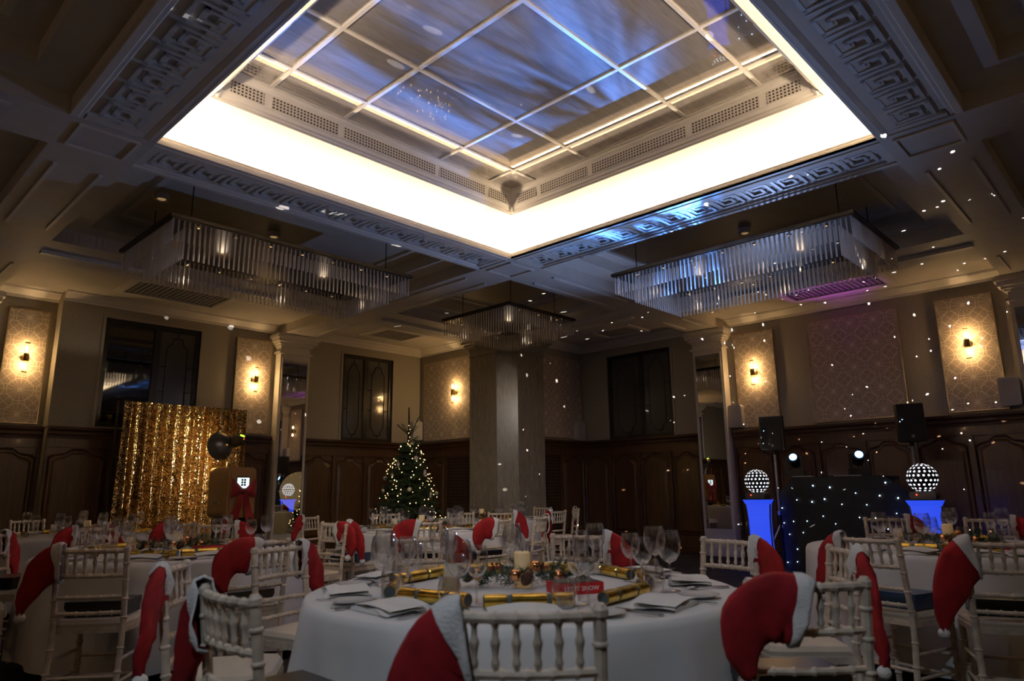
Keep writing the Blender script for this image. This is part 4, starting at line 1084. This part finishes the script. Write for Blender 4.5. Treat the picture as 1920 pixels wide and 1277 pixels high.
for tn, (tx, ty, tw_) in TABLES.items():
    for ci, (ang, rad, hk, hs, bx_, desc) in enumerate(CHAIRS[tn]):
        a = math.radians(ang); off = .225; rz = a+PI/2+YAW.get((tn,ci),0)
        px_, py_ = tx+rad*math.cos(a)-off*math.sin(rz), ty+rad*math.sin(a)+off*math.cos(rz)
        lab = 'limewashed chair at the %s, %s' % (tw_, desc)
        if first: c = proto; first = False; c.location = (px_,py_,0); c.rotation_euler = (0,0,rz); tag(c, lab, 'chair', 'limewashed chiavari chairs around the tables')
        else: copy_tree(proto, (px_,py_,0), (0,0,rz), lab)
        if hk: santa_hat((px_,py_,0), rz, hk, hs, 'red santa hat on the %s chair %s' % (tw_, desc))
        if bx_: gift_box((px_,py_,.494), rz, bx_, '%s box on the %s chair seat, %s' % ('blue' if bx_ == 'boxblue' else 'black', tw_, desc))

# ================================================================== TABLES AND WHAT STANDS ON THEM
RT = .93
def cloth_mesh(seed):
    rg = random.Random(seed); n = 144; V = []; F = []; ph = [rg.random()*6 for _ in range(4)]
    rings = [(0.0,0),(RT*.5,0),(RT*.93,0),(RT*.985,0),(RT,-.006)]
    def fold(a): return .55*math.sin(11*a+ph[0]+.8*math.sin(3*a))+.35*math.sin(19*a+ph[1])+.25*math.sin(6*a+ph[2])
    prof = [(TZ,rings[0][0])]
    V.append((0,0,TZ+.004)); L = []
    for r_, dz in rings[1:]:
        L.append([(r_*math.cos(2*PI*k/n), r_*math.sin(2*PI*k/n), TZ+.004+dz) for k in range(n)])
    for q in (.03,.10,.22,.36,.52,.64):
        row = []
        for k in range(n):
            a = 2*PI*k/n; amp = .072*min(1,(q+.03)/.40); fo = min(1,max(0,.5+.55*fold(a))); rr_ = RT+.008+.03*q+amp*fo**1.6
            drop = q*(1-.0) ; low = .03*math.sin(4*a+ph[3])*(q/.64)
            row.append((rr_*math.cos(a), rr_*math.sin(a), TZ+.004-drop+low))
        L.append(row)
    for row in L: V += row
    for k in range(n): F.append((0,1+k,1+(k+1)%n))
    for i in range(len(L)-1):
        for k in range(n): F.append((1+i*n+k,1+(i+1)*n+k,1+(i+1)*n+(k+1)%n,1+i*n+(k+1)%n))
    return MB().add(V,F).mesh('tablecloth', M['linen'], True)
def lathe_me(prof, mat, n=18, name='glass'): return MB().lathe(prof, n, (0,0,0), 2, False).mesh(name, M[mat], True)
G_BOWL = lathe_me([(.004,.095),(.022,.103),(.037,.125),(.042,.150),(.040,.178),(.034,.205)], 'glass', 20, 'bowl')
G_STEM = lathe_me([(.0,.0),(.035,.001),(.034,.003),(.008,.006),(.004,.012),(.0035,.085),(.005,.096),(.0,.098)], 'glass', 14, 'stem')
G_TUMB = lathe_me([(.0,.006),(.030,.004),(.036,.02),(.044,.05),(.043,.08),(.035,.105)], 'glass', 20, 'wall')
def wine_glass(loc, sc_, label, group):
    g = empty('wine_glass', loc, 0, label, 'glass', group); place(G_BOWL, 'bowl', g); place(G_STEM, 'stem', g); g.scale = (sc_,)*3
def tumbler(loc, label, group):
    g = place(G_TUMB, 'stemless_glass', None, loc); tag(g, label, 'glass', group)
def crk():
    prof = [(.0,-.165),(.026,-.165),(.026,-.085),(.014,-.074),(.026,-.062),(.026,.062),(.014,.074),(.026,.085),(.026,.165),(.0,.165)]
    t = MB().lathe(prof, 14, (0,0,0), 0).mesh('foil_tube', M['gold'], True, SM)
    e = MB().lathe([(.0,-.167),(.0225,-.167),(.0225,.167),(.0,.167)], 14, (0,0,0), 0).mesh('end_disc', M['grey'])
    b = MB().lathe([(.016,-.005),(.0175,0),(.016,.005)], 12, (0,0,0), 0, False).mesh('ribbon_tie', M['card'])
    return t, e, b
C_T, C_E, C_B = crk()
def cracker(loc, rz, label, group):
    c = empty('christmas_cracker', loc, rz, label, 'cracker', group); place(C_T,'foil_tube',c); place(C_E,'end_disc',c); place(C_B,'ribbon_tie',c,(-.074,0,0)); place(C_B,'ribbon_tie',c,(.074,0,0))
def nap():
    def fn(u, v):
        return ((u-.5)*.26, (v-.5)*.17+.012*math.sin(u*5), .010+.012*math.sin(u*PI)*(.6+.4*math.sin(v*7))+.004*math.sin(u*11+v*5))
    def fn2(u, v): return ((u-.5)*.25+.005, (v-.5)*.165, .020+.014*math.sin(u*PI)*(.6+.4*math.sin(v*7))+.006*v)
    a = MB().grid(fn,12,8); a.grid(fn2,12,8)
    for q in ((0,0),(0,1),(1,0),(1,1)): pass
    a.grid(lambda u,v: ((u-.5)*.26, -.085+.0*v, .001+v*fn(u,0)[2]), 12, 1); a.grid(lambda u,v: ((u-.5)*.26, fn(u,1)[1], .001+v*fn(u,1)[2]), 12, 1)
    return a.mesh('folded_napkin', M['napkin'], True, SM)
NAP = nap()
PLT = MB().lathe([(0,.004),(.045,.003),(.055,.006),(.080,.014),(.082,.016),(.078,.016),(.054,.010),(.0,.009)], 24, (0,0,0), 2, False).mesh('side_plate', M['china'], True)
def cut(kind):
    mb = MB()
    if kind == 'knife':
        mb.box(-.007,.007,-.10,.0,.002,.007); mb.prism([(-.008,0),(.009,0),(.010,.07),(.004,.105),(-.006,.10)],2,.003,.006)
    elif kind == 'fork':
        mb.prism([(-.006,-.095),(.006,-.095),(.003,.03),(.011,.05),(.011,.065),(-.011,.065),(-.011,.05),(-.003,.03)],2,.003,.006)
        for k in range(4): mb.box(-.011+k*.0063,-.0085+k*.0063,.065,.10,.004,.007)
    else:
        mb.prism([(-.006,-.095),(.006,-.095),(.003,.045),(-.003,.045)],2,.003,.006); mb.sphere((0,.07,.007),.018,10,6,(1,1.6,.35))
    return mb.mesh(kind, M['chrome'], False)
KNF, FRK, SPN = cut('knife'), cut('fork'), cut('spoon')
def sprig_mesh(seed, L=.55, wd=.17):
    rg = random.Random(seed); a, b_ = MB(), MB()
    for k in range(75):
        u = rg.uniform(-1,1); p = Vector((u*L*.5, rg.uniform(-1,1)*wd*.45*(1-.5*u*u), .012+rg.random()*.05))
        q = p+Vector((rg.uniform(-.10,.10)+u*.06, rg.uniform(-.09,.09), rg.uniform(-.01,.07))); q.z = max(.006,q.z)
        needle_branch(b_ if k % 4 == 0 else a, p, q, .0, 16, .030, rg, .0018)
    return a.mesh('fir_sprigs', M['fir']), b_.mesh('frosted_sprigs', M['firfrost'])
SP1, SP2 = sprig_mesh(5)
BAU = MB().sphere((0,0,0), .026, 14, 10).mesh('bauble', M['copper'], True)
def cone_me():
    mb = MB(); rg = random.Random(2)
    for i in range(8):
        z = -.035+i*.010; r_ = .030*math.sin(PI*(i+1.2)/9.5)
        for k in range(9):
            a = 2*PI*(k+.5*(i%2))/9; mb.add([((r_-.006)*math.cos(a-.3),(r_-.006)*math.sin(a-.3),z),((r_-.006)*math.cos(a+.3),(r_-.006)*math.sin(a+.3),z),((r_+.006)*math.cos(a),(r_+.006)*math.sin(a),z+.008)],[(0,1,2)])
    mb.sphere((0,0,0),.024,10,8,(1,1,1.5)); return mb.mesh('pine_cone', M['cone'])
CON = cone_me()
BER = MB()
for k in range(14): BER.sphere((random.uniform(-.03,.03),random.uniform(-.03,.03),random.uniform(0,.03)), .007, 6, 5)
BER = BER.mesh('berry_cluster', M['berry'], True)
def text_mesh(txt, size, mat, name):
    cu_ = bpy.data.curves.new(name, 'FONT'); cu_.body = txt; cu_.size = size; cu_.align_x = 'CENTER'; cu_.align_y = 'CENTER'; cu_.extrude = .0006; cu_.resolution_u = 2
    ob = bpy.data.objects.new(name, cu_); COL.objects.link(ob); dg = bpy.context.evaluated_depsgraph_get(); dg.update()
    me = bpy.data.meshes.new_from_object(ob.evaluated_get(dg)); bpy.data.objects.remove(ob); me.materials.append(mat); return me
TXT = text_mesh('LET IT SNOW', .034, M['white'], 'lettering')
def garland(loc, rz, tw_):
    g = empty('fir_garland', loc, rz, 'fir garland with copper baubles and pine cones on the %s' % tw_, 'garland', 'fir garlands on the tables')
    place(SP1,'fir_sprigs',g)['kind'] = 'stuff'; place(SP2,'frosted_sprigs',g)['kind'] = 'stuff'
    for x, y, z in ((-.20,-.02,.055),(-.03,-.07,.055),(.06,.05,.08),(.16,-.06,.05)): place(BAU,'bauble',g,(x,y,z))
    for x, y in ((.02,-.10),(-.24,.04)): place(CON,'pine_cone',g,(x,y,.045),(.3,.5,0))
    for x, y in ((.09,.06),(-.12,.07)): place(BER,'berry_cluster',g,(x,y,.06))
def candle(loc, h_, r_, label):
    c = empty('pillar_candle', loc, 0, label, 'candle', 'ivory pillar candles')
    MB().lathe([(0,0),(r_,0),(r_,h_-.006),(r_-.006,h_),(.0,h_-.012)], 20).build('wax', M['wax'], c, True, SM)
    MB().tube([(0,0,h_-.014),(.001,0,h_+.012)], .0018, 5).build('wick', M['black'], c)
def red_carton(loc, rz, tw_):
    r_ = empty('game_carton', loc, rz, 'small red carton with white lettering on the %s' % tw_, 'carton', 'red cartons on the tables')
    MB().box(-.10,.10,-.07,.07,0,.045).build('carton_body', M['redbox'], r_)
    MB().box(-.093,.093,-.063,.063,.045,.047).build('carton_top', M['blackmatt'], r_)
    place(TXT,'lettering',r_,(0,-.0712,.022),(PI/2,0,0),(.75,.75,1)); place(TXT,'lettering',r_,(.1012,0,.022),(PI/2,0,PI/2),(.5,.75,1))
for ti, (tn, (tx, ty, tw_)) in enumerate(TABLES.items()):
    tb = empty('round_table', (tx,ty,0), 0, 'round banquet table under the white cloth, the %s' % tw_, 'table', 'round banquet tables')
    MB().lathe([(0,TZ-.03),(RT-.01,TZ-.03),(RT-.01,TZ),(0,TZ)], 48).build('table_top', M['slice'], tb)
    for q in range(4):
        a = q*PI/2+.6; MB().tube([(.55*math.cos(a),.55*math.sin(a),0),(.5*math.cos(a),.5*math.sin(a),TZ-.03)], .016, 8).build('leg', M['black'], tb)
    cl = place(cloth_mesh(ti*7+1), 'tablecloth', None, (tx,ty,0), (0,0,ti*.7)); tag(cl, 'white floor-length cloth draped over the %s' % tw_, 'tablecloth', 'white round tablecloths')
    z = TZ+.0055; vd = math.atan2(ty, tx); far = tn in ('col','dim')
    # centrepiece
    gz = vd+PI/2
    garland((tx,ty,z+.004), gz+PI, tw_)
    cdir = Vector((math.cos(gz),math.sin(gz),0)); vdir = Vector((math.cos(vd),math.sin(vd),0))
    p = Vector((tx,ty,z))+vdir*.02
    candle((p.x,p.y,z), .15, .036, 'ivory pillar candle standing in the garland of the %s' % tw_)
    p = Vector((tx,ty,z))-cdir*.22-vdir*.17; red_carton((p.x,p.y,z), vd-PI/2+.35, tw_)
    p = Vector((tx,ty,z))+cdir*.30-vdir*.20
    tl = empty('timber_table_block', (p.x,p.y,z), gz, 'pale timber block with a card on the %s' % tw_, 'block', 'timber blocks on the tables')
    MB().prism([(-.035,0),(.035,0),(.03,.07),(-.03,.07)], 1, -.03, .03).build('block', M['slice'], tl); MB().box(-.028,.028,-.002,.002,.07,.125).build('card', M['card'], tl)
    for ci, (ang, rad, hk, hs, bx_, desc) in enumerate(CHAIRS[tn]):
        a = math.radians(ang); ro = Vector((math.cos(a),math.sin(a),0)); ta = Vector((-math.sin(a),math.cos(a),0)); rz = a+PI/2
        ref = 'the %s, by the chair %s' % (tw_, desc)
        def at(r_, t_): q = Vector((tx,ty,z))+ro*r_+ta*t_; return (q.x,q.y,q.z)
        jr = random.Random(ci*13+ti*101)
        n_ = place(NAP,'folded_napkin',None,at(.76,.0),(0,0,rz+jr.uniform(-.3,.3))); tag(n_, 'folded white napkin on '+ref, 'napkin', 'white napkins on the tables')
        cracker((*at(.56,.02)[:2],z+.026), rz+jr.uniform(-.25,.25), 'gold Christmas cracker on '+ref, 'gold crackers on the tables')
        for me, nm, tt in ((FRK,'fork',.165),(KNF,'knife',-.165),(SPN,'spoon',-.195)):
            if far and nm == 'spoon': continue
            o = place(me, nm, None, at(.775,tt), (0,0,rz+PI*0+jr.uniform(-.06,.06))); tag(o, 'steel %s on %s' % (nm, ref), nm, 'steel cutlery on the tables')
        q = place(PLT,'side_plate',None,at(.73,.265),(0,0,0)); tag(q, 'white side plate on '+ref, 'plate', 'white side plates on the tables')
        wine_glass(at(.60,-.235), 1.20, 'large clear wine glass on '+ref, 'clear wine glasses on the tables')
        wine_glass(at(.50,-.175), 1.06, 'small clear wine glass on '+ref, 'clear wine glasses on the tables')
        if not far or ci % 2 == 0: tumbler(at(.52,-.275), 'clear stemless tumbler on '+ref, 'clear tumblers on the tables')
